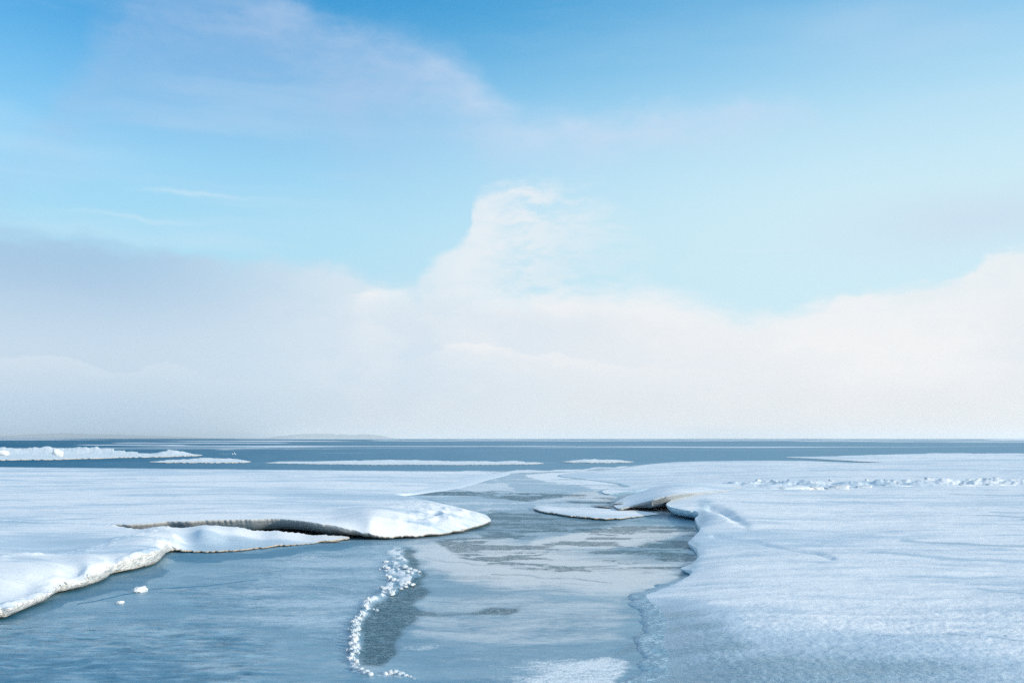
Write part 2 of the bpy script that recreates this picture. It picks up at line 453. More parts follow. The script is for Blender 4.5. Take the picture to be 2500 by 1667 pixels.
def snow_material(name, grain=0.5, near=False):
    m, p, pos = new_mat(name)
    ice = attr('ice')
    warp = noise(pos, 0.25, 3, .5, color=True)
    pw = vadd(pos, vmul(warp, (3.0, .6, 0)))
    far_s = noise(vmul(pw, (.10, .62, .2)), 1.0, 6, .6)
    mid_s = noise(vmul(pw, (.34, 1.7, .3)), 1.0, 6, .62)
    near_s = noise(vmul(pw, (1.3, 4.6, .6)), 1.0, 5, .6)
    broad = noise(vmul(pos, (.10, .22, .1)), 1.0, 3, .5)
    st = far_s * .42 + mid_s * .36 + near_s * .22
    gl = smooth(st + (broad - .5) * .45 + ice * .25, .45, .60)
    lines = smooth(mid_s * .5 + far_s * .5 + (near_s - .5) * .5, .545, .62) * .8
    gl = N.m('MAXIMUM', gl * .75, lines)
    fine = noise(pos, 95.0, 2, .6)
    fine2 = noise(pos, 30.0, 4, .7)
    c = mixc(gl, col(.93, .93, .94), col(.50, .64, .76))
    bare = smooth(ice + (fine2 - .5) * .9 + (fine - .5) * .8 + (mid_s - .5) * .7, .35, .95)
    c = mixc(bare, c, col(.22, .35, .43))
    c = mixc(smooth(fine + (fine2 - .5) * .7, .55, .42) * (smooth(mid_s * .5 + near_s * .5, .40, .60) * .9 + .3) * grain, c, col(.44, .54, .64))
    setin(p, 'Base Color', c)
    setin(p, 'Roughness', .62 - gl * .20 - bare * .2)
    p.inputs['Specular IOR Level'].default_value = .35
    b1 = bump(st, .45, .07)
    b2 = bump(fine2, .5, .010, b1)
    b3 = bump(fine, .3 + grain * .6, .004, b2)
    N.nt.links.new(b3, p.inputs['Normal'])
    return m
M_snow = snow_material('wind_packed_snow', grain=.25)
M_snow_r = snow_material('granular_snow', grain=.55)

def rubble_material(name='rough_snow_ice', lo=col(.70, .77, .82), hi=col(.90, .91, .91)):
    m, p, pos = new_mat(name)
    a = noise(pos, 5.0, 5, .6); b = noise(pos, 40.0, 4, .65)
    c = mixc(smooth(a * .6 + b * .4, .38, .60), lo, hi)
    setin(p, 'Base Color', c); p.inputs['Roughness'].default_value = .6
    n = bump(a, .4, .06); n = bump(b, .6, .012, n)
    N.nt.links.new(n, p.inputs['Normal'])
    return m
M_rubble = rubble_material()
M_lump = rubble_material('frozen_slush_snow', col(.52, .61, .68), col(.75, .76, .78))

def face_material(name='broken_ice_face', h0=.02, h1=.16, base=col(.46, .48, .49)):
    m, p, pos = new_mat(name)
    h = attr('hgt')
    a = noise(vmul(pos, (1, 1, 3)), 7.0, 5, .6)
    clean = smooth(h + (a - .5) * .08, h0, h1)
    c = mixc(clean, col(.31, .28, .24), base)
    c = mixc(smooth(a, .55, .7) * .4, c, col(.30, .27, .24))
    c = mixc(attr('snowy'), c, col(.72, .79, .86))
    setin(p, 'Base Color', c); p.inputs['Roughness'].default_value = .45
    n = bump(a, .5, .04); n = bump(noise(pos, 45.0, 4, .6), .5, .01, n)
    N.nt.links.new(n, p.inputs['Normal'])
    return m
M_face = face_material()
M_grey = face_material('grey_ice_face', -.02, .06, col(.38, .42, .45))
def white_face_material():
    m, p, pos = new_mat('frosted_ice_face')
    h = attr('hgt')
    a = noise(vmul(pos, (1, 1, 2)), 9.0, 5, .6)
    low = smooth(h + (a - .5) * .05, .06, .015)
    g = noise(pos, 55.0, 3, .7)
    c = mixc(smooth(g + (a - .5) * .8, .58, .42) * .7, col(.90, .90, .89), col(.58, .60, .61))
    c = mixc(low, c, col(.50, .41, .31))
    setin(p, 'Base Color', c); p.inputs['Roughness'].default_value = .55
    n = bump(a, .9, .07); n = bump(noise(pos, 28.0, 4, .65), .9, .02, n)
    N.nt.links.new(n, p.inputs['Normal'])
    return m
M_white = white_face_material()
def blue_face_material():
    m, p, pos = new_mat('blue_ice_face')
    a = noise(vmul(pos, (1, 1, 2)), 8.0, 5, .6)
    c = mixc(smooth(a, .35, .65), col(.28, .50, .61), col(.62, .76, .83))
    f2 = noise(pos, 30.0, 4, .7)
    c = mixc(attr('snowy') * smooth(f2, .60, .44), c, col(.24, .38, .47))
    setin(p, 'Base Color', c); p.inputs['Roughness'].default_value = .4
    n = bump(a, .6, .05); n = bump(noise(pos, 50.0, 4, .6), .5, .01, n)
    N.nt.links.new(n, p.inputs['Normal'])
    return m
M_blue = blue_face_material()

def lake_material():
    m, p, pos = new_mat('lake_ice_and_water')
    snow, frost, dark, glaze, water, rip, thin = (attr(k) for k in ('snow', 'frost', 'dark', 'glaze', 'water', 'ripple', 'thin'))
    sp = noise(vmul(pos, (1, .7, 1)), 60.0, 3, .7)
    sp2 = noise(vmul(pos, (.6, 1, 1)), 17.0, 5, .72)
    br = noise(vmul(pos, (.5, 1, 1)), 1.6, 5, .6)
    flow = noise(vmul(vadd(pos, vmul(noise(pos, .8, 3, .5, color=True), (1.4, .9, 0))), (1.1, 3.3, 1)), 1.0, 7, .68)
    c = mixc(smooth(br * .55 + flow * .3 + sp2 * .15, .38, .62), col(.09, .24, .35), col(.22, .38, .48))     # thin blue-grey ice
    c = mixc(smooth(frost + (sp2 - .5) * 1.6 + (sp - .5) * 1.4 + (flow - .5) * .8, .25, 1.25) * .9, c, col(.56, .67, .75))
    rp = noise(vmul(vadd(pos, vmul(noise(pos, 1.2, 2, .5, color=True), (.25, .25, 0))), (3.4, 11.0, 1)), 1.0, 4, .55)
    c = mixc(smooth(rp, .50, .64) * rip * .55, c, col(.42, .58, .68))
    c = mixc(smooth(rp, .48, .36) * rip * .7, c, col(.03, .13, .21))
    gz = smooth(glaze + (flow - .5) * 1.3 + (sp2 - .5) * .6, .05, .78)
    c = mixc(gz, c, col(.60, .63, .66))  # pale slush; horizon sky mirrored in the glaze is put into this colour too
    dk = smooth(dark + (sp2 - .5) * 1.3 + (sp - .5) * 1.7 + (flow - .5) * .6, .30, .78) * (smooth(sp2 * .45 + sp * .55, .57, .46) * .62 + .40)
    c = mixc(dk * .92, c, mixc(smooth(sp2, .4, .6), col(.015, .075, .10), col(.05, .12, .145)))
    sn = smooth(snow + (sp2 - .5) * .9 + (sp - .5) * .9 + (flow - .5) * .4, .26, .86)
    c = mixc(sn, c, col(.88, .90, .92))
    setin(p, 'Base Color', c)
    r = .30 - gz * .08 + frost * .14 + dk * .12 - rip * .14
    r = r * (1 - sn) + sn * .65
    setin(p, 'Roughness', N.m('MAXIMUM', r, .12))
    setin(p, 'Specular IOR Level', .5 - dk * .28)
    b = bump(rp, rip * 1.0 + .05, .04)
    b = bump(flow, (1 - sn) * .22, .05, b)
    b = bump(sp2, frost * .4 + dark * .7 + snow * .5 + .07, .02, b)
    b = bump(sp, frost * .35 + dark * .8 + snow * .5 + .04, .008, b)
    N.nt.links.new(b, p.inputs['Normal'])
    # open water: deep teal body under a wind-roughened skin that mirrors only part of the sky
    nt = N.nt
    df = nt.nodes.new('ShaderNodeBsdfDiffuse'); gs = nt.nodes.new('ShaderNodeBsdfGlossy'); mx = nt.nodes.new('ShaderNodeMixShader'); m2 = nt.nodes.new('ShaderNodeMixShader')
    setin(df, 'Color', mixc(smooth(rp, .49, .63) * rip * .6, mixc(thin, col(.004, .12, .22), col(.15, .27, .36)), col(.28, .48, .60)))
    gs.inputs['Color'].default_value = (.68, .90, 1, 1); setin(gs, 'Roughness', .36 - rip * .2)
    nt.links.new(b, gs.inputs['Normal'])
    setin(mx, 'Fac', .09 + thin * .22 + rip * .10)
    nt.links.new(df.outputs[0], mx.inputs[1]); nt.links.new(gs.outputs[0], mx.inputs[2])
    setin(m2, 'Fac', smooth(water + (flow - .5) * .5 * smooth(water, 1.0, .9), .25, .75) * (1 - sn))
    nt.links.new(p.outputs[0], m2.inputs[1]); nt.links.new(mx.outputs[0], m2.inputs[2])
    out = [n for n in nt.nodes if n.type == 'OUTPUT_MATERIAL'][0]
    nt.links.new(m2.outputs[0], out.inputs['Surface'])
    return m
M_lake = lake_material()

# ------------------------------------------------------------------ the lake: one sheet from behind the viewer to the horizon
def seg_dist(U, V, pts, asp=2.2):
    d = np.full(U.shape, 1e9)
    pts = np.asarray(pts, float)
    for (x0, y0), (x1, y1) in zip(pts[:-1], pts[1:]):
        ax, ay = U - x0, (V - y0) * asp; bx, by = x1 - x0, (y1 - y0) * asp
        t = np.clip((ax * bx + ay * by) / (bx * bx + by * by + 1e-9), 0, 1)
        d = np.minimum(d, np.hypot(ax - t * bx, ay - t * by))
    return d
def poly_mask(U, V, pts, soft, asp=2.2):
    pts = np.asarray(pts, float); q = np.roll(pts, -1, 0)
    ins = np.zeros(U.shape, bool)
    for (x0, y0), (x1, y1) in zip(pts, q):
        c = (y0 <= V) != (y1 <= V)
        xs = x0 + (V - y0) / ((y1 - y0) if y1 != y0 else 1e-9) * (x1 - x0)
        ins ^= c & (U < xs)
    d = seg_dist(U, V, np.vstack([pts, pts[:1]]), asp)
    return sstep(np.where(ins, d, -d), -soft, soft)
def ell(U, V, x, y, rx, ry, p=1.0): return np.exp(-(((U - x) / rx) ** 2 + ((V - y) / ry) ** 2) ** p)

def build_lake():
    us = np.concatenate([np.linspace(-2600, -100, 26)[:-1], np.arange(-100, 2452, 2.6), np.linspace(2452, 5000, 26)[1:]])
    vs = np.concatenate([HOR + CAM_H * FPX / np.array([15000, 11000, 8500, 6500, 5000, 4000, 3200]), np.arange(1007.1, 1085, .7), np.arange(1085, 1190, 1.1), np.arange(1190, 1660, 1.5),
                         np.array([1700, 1760, 1850, 2000, 2250])])
    G_u, G_v = np.meshgrid(us, vs)
    nr, nc = G_u.shape
    Yc = CAM_H * FPX / (G_v - HOR); Xc = (G_u - CX) / FPX * Yc
    # far to the sides and behind: widen
    ext = np.maximum(np.abs(G_u - CX) - 2500, 0) / 1324.0
    Xc = Xc + np.sign(G_u - CX) * ext * (30 + 0.0 * Yc)
    U, V = G_u.ravel(), G_v.ravel(); X, Y = Xc.ravel(), Yc.ravel()
    wu = (fbm(U / 60, V / 14, 5, 31) - .5) * 2; wv = (fbm(U / 60 + 9, V / 14, 5, 47) - .5) * 2
    A, B = U + wu * 26, V + wv * 7
    A2, B2 = U + wu * 60, V + wv * 5
    st_m = fbm(X * 1.25, Y * 3.0, 5, 15, .62); st_f = fbm(X * .6, Y * 1.7, 5, 16, .64)
    streak = fbm(U / 90, V / 5.5, 5, 3, .6)
    streak2 = fbm(U / 150, V / 3.2, 4, 8, .6)
    st_w = fbm(X * .55, Y * 2.4, 5, 5, .6)           # metre-scale wind streaks
    snow = np.zeros(U.shape); frost = np.zeros(U.shape); dark = np.zeros(U.shape); glaze = np.zeros(U.shape); rip = np.zeros(U.shape)
    far = sstep(V, 1086, 1076)
    # --- far water with lines of snow
    water = far.copy()
    thin = np.interp(U + wu * 120, [0, 250, 700, 1200, 2400], [0, .15, .5, .75, .9]) + .1 * (V > 1060)  # paler rightwards: thin ice film, with the brighter sky's reflection put in
    farline = sstep(fbm(U / 900 + 3, V * 0.55, 4, 77, .5), .55, .66) * sstep(V, 1050, 1012) * .8
    for y, x0, x1, h, a in ((1011.3, 820, 3000, 1.1, .8), (1017, 250, 700, .9, .8), (1016.5, 700, 1300, .6, .4), (1021.5, 180, 460, 1.0, .8), (1024, 500, 760, .8, .3), (1032, 470, 590, 1.2, .65),
                            (1032, 620, 690, 1, .6), (1041.5, 540, 545, 1, .0), (1042, 545 - 60, 545, 1.2, .75), (1020, 1180, 2400, .8, .35), (1040, 700, 900, 1.0, .4), (1047, 1340, 1480, .7, .4), (1009, 1900, 2400, .7, .4)):
        farline = np.maximum(farline, a * np.exp(-((V + wv * .8 - y) / h) ** 2) * sstep(U + wu * 40, x0 - 30, x0 + 60) * sstep(U + wu * 40, x1 + 30, x1 - 60))
    snow = np.maximum(snow, np.clip(farline * 1.3, 0, 1) * far)
    # brash beside the strip floes
    snow = np.maximum(snow, poly_mask(A2, B2, [(540, 1056), (900, 1056), (1260, 1060), (1260, 1064), (900, 1066), (560, 1063)], 5) * .5 * sstep(streak2, .35, .6))
    # --- strips next to the left field's far shore
    snow = np.maximum(snow, poly_mask(A, V + wv, [(-400, 1073), (600, 1079), (1150, 1083), (1100, 1092), (-400, 1090)], 6) * .8)
    # --- channel behind the nose
    ch = poly_mask(A, B, [(900, 1137), (980, 1124), (1080, 1098), (1150, 1084), (1260, 1086), (1250, 1096), (1330, 1116), (1420, 1126), (1420, 1170), (1200, 1172), (1130, 1180), (1060, 1168), (980, 1150)], 8)
    frost += ch * .8
    dk = poly_mask(A2, B2, [(930, 1134), (1000, 1123), (1100, 1127), (1300, 1132), (1410, 1142), (1420, 1162), (1300, 1156), (1180, 1145), (1030, 1141)], 6) * np.maximum(sstep(st_f, .46, .53), .25)
    dark = np.maximum(dark, dk * 1.1); snow = np.maximum(snow, ch * .55 * sstep(st_f, .44, .36))
    snow = np.maximum(snow, poly_mask(A2, B, [(1030, 1116), (1090, 1108), (1180, 1108), (1190, 1118), (1170, 1128), (1080, 1126)], 6) * .62)
    snow = np.maximum(snow, poly_mask(A2, B2, [(1050, 1150), (1220, 1148), (1400, 1158), (1330, 1166), (1180, 1163), (1090, 1160)], 7) * .55 * sstep(streak, .3, .55))
    snow = np.maximum(snow, poly_mask(A2, B2, [(1220, 1088), (1330, 1080), (1500, 1066), (1700, 1062), (1700, 1140), (1400, 1128), (1330, 1118), (1250, 1104)], 8) * (.55 + .4 * sstep(streak2, .3, .6)))
    snow = np.maximum(snow, poly_mask(A2, B2, [(1000, 1086), (1500, 1070), (1500, 1074), (1100, 1090)], 4) * .8)
    dark = np.maximum(dark, .8 * np.exp(-((V - np.interp(U, [1080, 1240, 1380, 1480], [1088.5, 1084, 1080, 1075]) + wv * 1.2) / .9) ** 2) * sstep(U, 1060, 1120) * sstep(U, 1490, 1440))
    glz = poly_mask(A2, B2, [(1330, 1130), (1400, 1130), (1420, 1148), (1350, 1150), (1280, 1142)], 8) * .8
    # --- open reach right of the nose: dark slush, then glazed tongues
    reach = poly_mask(A, B, [(1125, 1172), (1250, 1180), (1420, 1192), (1500, 1196), (1400, 1206), (1250, 1220), (1120, 1240), (1070, 1222), (1120, 1205)], 10)
    dark = np.maximum(dark, reach * (.5 + .4 * sstep(st_m, .42, .56)))
    mid = poly_mask(A, B, [(1000, 1240), (1140, 1212), (1480, 1200), (1600, 1196), (1615, 1240), (1590, 1300), (1480, 1318), (1250, 1312), (1060, 1290)], 14)
    dark = np.maximum(dark, mid * np.maximum(sstep(st_m * .7 + streak * .3, .49, .56), .45 * sstep(st_w, .5, .6)))
    dark = np.maximum(dark, poly_mask(A, B, [(1380, 1254), (1560, 1232), (1600, 1222), (1590, 1252), (1560, 1280), (1520, 1292), (1440, 1280)], 12) * .45)
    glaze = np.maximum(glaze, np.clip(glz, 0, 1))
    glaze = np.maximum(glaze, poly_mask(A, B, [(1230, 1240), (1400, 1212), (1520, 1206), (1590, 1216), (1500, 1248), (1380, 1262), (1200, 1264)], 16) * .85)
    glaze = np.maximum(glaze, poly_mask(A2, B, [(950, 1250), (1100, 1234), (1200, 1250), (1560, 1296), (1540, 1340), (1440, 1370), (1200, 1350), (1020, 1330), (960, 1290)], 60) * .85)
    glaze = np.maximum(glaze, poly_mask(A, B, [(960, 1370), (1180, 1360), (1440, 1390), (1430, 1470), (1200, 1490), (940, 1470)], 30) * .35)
    wl = np.zeros(U.shape)
    for pts, wdt, a in (([(1129, 1317), (1230, 1324), (1330, 1330), (1400, 1338)], 3, .8), ([(1240, 1336), (1350, 1344)], 3, .6), ([(1140, 1288), (1200, 1294), (1300, 1302), (1420, 1300)], 5, .8),
                        ([(1380, 1304), (1440, 1308)], 4, .7), ([(1440, 1272), (1530, 1280), (1560, 1284)], 5, .8), ([(1255, 1355), (1350, 1362)], 4, .5), ([(980, 1282), (1090, 1296), (1200, 1300)], 4, .6)):
        wl = np.maximum(wl, a * np.exp(-(seg_dist(A * .5 + U * .5, B * .5 + V * .5, pts, 2.5) / wdt) ** 2))
    dark = np.maximum(dark, wl)
    # --- left foreground ice
    lf = poly_mask(A, B, [(-200, 1420), (330, 1360), (600, 1280), (880, 1250), (930, 1300), (900, 1400), (860, 1660), (-200, 1660)], 20)
    frost = np.maximum(frost, poly_mask(A, B, [(620, 1270), (880, 1246), (940, 1290), (880, 1390), (800, 1480), (560, 1420), (560, 1330)], 90) * (.55 + .45 * sstep(st_w, .35, .65)))
    frost = np.maximum(frost, lf * .3 * sstep(st_w, .4, .65) * sstep(V, 1500, 1420))
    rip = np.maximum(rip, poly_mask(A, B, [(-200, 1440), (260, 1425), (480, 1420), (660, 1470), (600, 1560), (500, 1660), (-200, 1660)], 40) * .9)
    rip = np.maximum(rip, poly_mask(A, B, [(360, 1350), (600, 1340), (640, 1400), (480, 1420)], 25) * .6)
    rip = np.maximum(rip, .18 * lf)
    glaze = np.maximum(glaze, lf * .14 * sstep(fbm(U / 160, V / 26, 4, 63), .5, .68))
    wblue = poly_mask(A, B, [(385, 1268), (560, 1268), (820, 1243), (800, 1258), (640, 1280), (480, 1292), (390, 1290)], 9)
    wblue = np.maximum(wblue, poly_mask(A, B, [(-100, 1440), (0, 1406), (140, 1362), (370, 1292), (390, 1310), (330, 1345), (150, 1390), (60, 1425)], 10) * .9)
    wblue = np.maximum(wblue, .8 * poly_mask(A, B, [(-200, 1500), (120, 1480), (420, 1500), (520, 1560), (480, 1680), (-200, 1680)], 60))
    water = np.maximum(water, wblue * .62)
    cav = poly_mask(U, V, [(420, 1195), (900, 1190), (1000, 1225), (900, 1236), (815, 1240), (640, 1232)], 4)
    water = np.maximum(water, cav * .5); dark = np.maximum(dark, cav * .9)  # open water in the crack cavity, its shade put into the dark mask
    crk = np.exp(-(seg_dist(U + wu * 5, V + wv * 3, [(180, 1388), (265, 1370), (325, 1356), (470, 1344), (590, 1330)], 2.2) / 3.2) ** 2)
    water = np.maximum(water, crk * .9)
    for x, y, rx, ry, a in ((700, 1284, 130, 7, .45), (560, 1312, 90, 7, .4), (520, 1256, 110, 6, .55), (967, 1485, 62, 8, .55), (1300, 1532, 170, 26, .62), (1240, 1560, 130, 20, .5), (650, 1250, 120, 6, .3)):
        snow = np.maximum(snow, a * ell(A, B, x, y, rx, ry, 1.2))
    snow = np.maximum(snow, .9 * poly_mask(A, B, [(1200, 1560), (1290, 1518), (1400, 1506), (1440, 1520), (1420, 1560), (1390, 1680), (1180, 1680)], 22) * .8)
    # --- strip of dark frost crystals and its side tail
    strip = poly_mask(A * .6 + U * .4, B * .6 + V * .4, [(922, 1256), (955, 1262), (962, 1296), (980, 1325), (965, 1345), (1000, 1356), (955, 1384), (962, 1400), (1010, 1407), (1090, 1404), (1130, 1393), (1190, 1394), (1194, 1404), (1160, 1414), (1060, 1411), (958, 1416), (960, 1428), (925, 1445), (918, 1458), (906, 1480), (918, 1496), (880, 1530), (835, 1528), (825, 1490), (830, 1430), (850, 1395), (885, 1372), (915, 1350), (958, 1325), (930, 1290)], 16)
    dark = np.maximum(dark, strip * .95)
    dark = np.maximum(dark, .5 * poly_mask(A, B, [(960, 1300), (1130, 1310), (1200, 1340), (1080, 1350), (980, 1345)], 22) * sstep(st_w, .45, .6))
    # --- snowy crack line
    for pts, wdt, a in (([(905, 1262), (915, 1284), (890, 1300), (930, 1318), (945, 1330), (900, 1345), (885, 1358)], 20, .95), ([(880, 1360), (845, 1382), (822, 1422), (812, 1445), (812, 1490), (808, 1515), (815, 1535), (850, 1548)], 12, .85), ([(800, 1532), (850, 1550), (890, 1552), (950, 1556)], 9, .5)):
        snow = np.maximum(snow, a * np.exp(-(seg_dist(A * .7 + U * .3, B * .7 + V * .3, pts, 2.0) / wdt) ** 2) * sstep(fbm(U / 14, V / 6, 4, 90), .38, .55))
    # --- right edge groove
    snow = np.maximum(snow, .6 * poly_mask(A2, B2, [(1200, 1160), (1400, 1158), (1480, 1168), (1540, 1180), (1470, 1180), (1300, 1168)], 8))
    rg = poly_mask(A * .3 + U * .7, V + wv * 2, [(1456, 1366), (1500, 1370), (1520, 1420), (1500, 1480), (1440, 1500), (1395, 1512), (1450, 1470), (1474, 1440), (1470, 1395)], 10)
    dark = np.maximum(dark, rg * .5); frost = np.maximum(frost, rg * .6)
    dark = np.maximum(dark, poly_mask(A, B, [(1540, 1318), (1592, 1308), (1585, 1318), (1560, 1326)], 6) * .7)
    # relief of the ice skin itself
    Zv = (fbm(X * 1.3, Y * 1.3, 4, 21) - .5) * .004 * (V > 1190) + np.clip(snow, 0, 1) * .006 * (V > 1150)
    Zv = Zv - np.clip(dark, 0, 1) * .004 * (V > 1190)
    rp_g = fbm(X * 3.0 + .25 * fbm(X, Y, 2, 4), Y * 11 + X * 1.6, 4, 71, .55) - .5
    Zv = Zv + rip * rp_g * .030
    for pts, wdt, hh in (([(880, 1360), (845, 1382), (822, 1422), (812, 1445), (812, 1490), (808, 1520)], 8, .035), ([(905, 1285), (900, 1310), (940, 1318), (950, 1330), (905, 1345), (885, 1358)], 18, .03)):
        Zv = Zv + hh * np.exp(-(seg_dist(A * .3 + U * .7, B * .3 + V * .7, pts, 2.0) / wdt) ** 2) * fbm(X * 14, Y * 14, 4, 91)
    Zv = np.where((water > .5) & (rip < .05), 0, Zv)
    co = np.stack([X, Y, Zv], 1)
    idx = np.arange(nr * nc).reshape(nr, nc)
    quads = np.stack([idx[:-1, 1:], idx[:-1, :-1], idx[1:, :-1], idx[1:, 1:]], -1).reshape(-1, 4)
    # strip behind the viewer
    back = []; n0 = len(co)
    last = co[idx[-1]]
    xb = np.sign(last[:, 0]) * np.maximum(np.abs(last[:, 0]), np.abs(U[idx[-1]] - CX) / 3824 * 120)
    rows = [np.stack([xb, np.full(nc, 1.5), np.zeros(nc)], 1), np.stack([xb * 2, np.full(nc, -100.0), np.zeros(nc)], 1)]
    prev = idx[-1]
    for r in rows:
        cur = n0 + np.arange(nc); n0 += nc; co = np.vstack([co, r])
        quads = np.vstack([quads, np.stack([prev[1:], prev[:-1], cur[:-1], cur[1:]], 1)]); prev = cur
    pad = lambda a, v: np.concatenate([a, np.full(2 * nc, v)])
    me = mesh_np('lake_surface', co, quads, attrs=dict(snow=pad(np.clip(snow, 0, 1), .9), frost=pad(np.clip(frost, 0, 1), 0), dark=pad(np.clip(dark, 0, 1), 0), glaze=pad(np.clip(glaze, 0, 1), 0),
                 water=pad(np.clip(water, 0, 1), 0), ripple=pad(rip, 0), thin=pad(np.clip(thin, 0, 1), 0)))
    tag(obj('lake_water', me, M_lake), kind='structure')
build_lake()

# ------------------------------------------------------------------ ice sheets
def relief_snow(amp=1.0, seed=0):
    def f(X, Y, U, V, d):
        k = np.clip(d / .5, .15, 1)
        drift = (fbm(X * .35, Y * .9, 4, 40 + seed) - .5) * .065
        rip = (fbm(X * 1.6, Y * 4.5, 4, 60 + seed, .55) - .5) * .018
        grit = (fbm(X * 9, Y * 14, 3, 80 + seed) - .5) * .006
        return amp * (drift + rip + grit) * k
    return f

# -- big left shelf with the overhanging crack and the drooping nose
shelf_ol = [(-900, 1178, .235), (-300, 1186, .235), (0, 1192, .235), (100, 1197, .235), (200, 1201, .237), (256, 1202.5, .24), (300, 1203.5, .245), (345, 1201, .25), (385, 1197, .26), (450, 1195.5, .27), (560, 1192, .275),
            (640, 1190.5, .275), (690, 1194, .265), (740, 1202, .235), (790, 1212, .18), (830, 1222, .12), (870, 1229, .075), (900, 1231, .055), (960, 1229, .045), (1020, 1224, .045), (1062, 1217, .05), (1090, 1209, .055), (1112, 1202, .06),
            (1128, 1196, .065), (1124, 1188, .07), (1116, 1182, .08), (1090, 1174, .10), (1050, 1164, .12), (1000, 1152, .13), (950, 1142, .14), (912, 1135.5, .10), (906, 1133.6, .085), (930, 1131, .06), (970, 1123, .05), (1020, 1112, .05),
            (1075, 1098, .05), (1120, 1089, .05), (1140, 1084.5, .04), (1000, 1082.5, .05), (600, 1078, .06), (300, 1075, .06), (0, 1072.5, .06), (-900, 1069, .06)]
shelf_ctrl = [(200, 1160, .22), (600, 1160, .27), (850, 1160, .27), (950, 1180, .29), (1000, 1175, .27), (1050, 1185, .22), (900, 1205, .20), (960, 1210, .155), (1040, 1200, .15), (850, 1200, .25), (760, 1185, .28), (300, 1120, .12), (700, 1110, .10), (0, 1140, .16), (900, 1110, .08), (1100, 1190, .12)]
def shelf_relief(X, Y, U, V, d):
    base = relief_snow(1.0, 0)(X, Y, U, V, d)
    nose = sstep(U, 860, 1000) * sstep(V, 1150, 1175)
    chip = (np.abs(fbm(X * 2.1 + Y * .6, Y * 1.5 - X * .9, 5, 5) - .5) * -.20 + .03) * nose * np.clip(d / .4, 0, 1)
    return base + chip
def shelf_prof(pu, pv, P):
    t = P[:, 2]; n = len(t)
    front = pv > 1180
    cr = front & (pu > 262) & (pu < 900)
    w = np.where(cr, np.clip((t - .05) / .12, 0, 1), 0.0)
    offs0 = [arr(.006, n), arr(-.006, n), arr(-.05, n), arr(-.3, n), arr(-.8, n), arr(-1.2, n)]
    zs0 = [t - .008, np.maximum(t - .022, .018), np.maximum(t - .03, .022), np.minimum(.03, t * .5), np.minimum(.03, t * .5), np.minimum(.03, t * .5)]
    flat = (pu <= 258) & front
    offs1 = [arr(.006, n), arr(-.02, n), arr(-.10, n), arr(-.24, n), arr(-.6, n), arr(-2.2, n)]
    zs1 = [t - .012, t - .04, t - .10, np.maximum(t - .19, .035), np.maximum(t - .24, .03), arr(.03, n)]
    O = [a * (1 - w) + b * w for a, b in zip(offs0, offs1)]; Zs = [a * (1 - w) + b * w for a, b in zip(zs0, zs1)]
    fe = np.where((flat | (pv < 1152)), 1.0, 0.0)          # feathered where the sheet simply runs out over what lies under it
    wid = np.where(flat, .3, np.clip((pu - 905) / 100, .06, .9)); of = [wid * f for f in (.1, .28, .5, .75, .9, 1.0)]; zf = [t - .002, t * .9, t * .72, t * .42, t * .12 - .004, t * 0 - .03]
    zf = [np.where(flat, t - d, z) for d, z in zip((.004, .014, .034, .06, .10, .16), zf)]
    return [a * (1 - fe) + b * fe for a, b in zip(O, of)], [a * (1 - fe) + b * fe for a, b in zip(Zs, zf)], fe
def shelf_ice(X, Y, U, V):
    a = .55 * ell(U, V, 760, 1152, 190, 15) + .35 * ell(U, V, 950, 1160, 90, 12)
    a = a + .45 * sstep(V, 1098, 1080) * sstep(fbm(U / 300, V / 2.6, 4, 12), .45, .62) - .3 * ell(U, V, 950, 1195, 160, 30) * sstep(V, 1150, 1170)
    return np.clip(a, -.3, .6)
root, shelf_z, _ = slab('ice_shelf', shelf_ol, shelf_ctrl, M_snow, M_face, shelf_prof, du=2.6, dv=1.0, jitter=1.6, seed=3, relief=shelf_relief, ice=shelf_ice, fine=.4)
tag(root, 'wide snow-covered ice shelf on the left with brown undercut crack and rounded white nose', 'ice shelf')

# -- broken lower slab in front of it, running out into a thin tongue
ledge_ol = [(-900, 1700, .10), (-250, 1480, .10), (-60, 1424, .10), (0, 1398, .10), (22, 1400, .10), (45, 1387, .10), (85, 1371, .10), (116, 1358, .10), (128, 1346, .10), (190, 1333, .10), (235, 1320, .10), (258, 1309, .105), (263, 1302, .11),
            (254, 1297, .13), (280, 1286, .165), (330, 1275, .175), (368, 1265, .175), (380, 1256, .15), (385, 1254, .11), (392, 1258, .06), (420, 1262, .04), (500, 1264, .03), (560, 1260, .03), (640, 1251, .03), (760, 1240, .03),
            (798, 1236, .032), (806, 1234, .035), (800, 1231, .04), (740, 1227, .07), (640, 1218, .13), (530, 1209, .19), (440, 1209, .20), (380, 1211, .20), (340, 1215, .20), (310, 1216, .20), (285, 1211, .21), (262, 1205, .222), (230, 1198, .226), (100, 1190, .222), (-300, 1180, .222), (-900, 1172, .22)]
ledge_ctrl = [(5, 1334, .19), (60, 1322, .20), (130, 1312, .20), (200, 1302, .20), (245, 1293, .195), (300, 1265, .21), (376, 1240, .23), (400, 1226, .215), (460, 1220, .20), (540, 1217, .175), (420, 1240, .10), (520, 1240, .08), (600, 1232, .07), (700, 1234, .045), (200, 1212, .222), (60, 1206, .222), (200, 1240, .21), (50, 1260, .20), (150, 1275, .205), (0, 1215, .215), (320, 1230, .215), (450, 1232, .13), (60, 1350, .12), (180, 1322, .125), (-300, 1350, .2)]
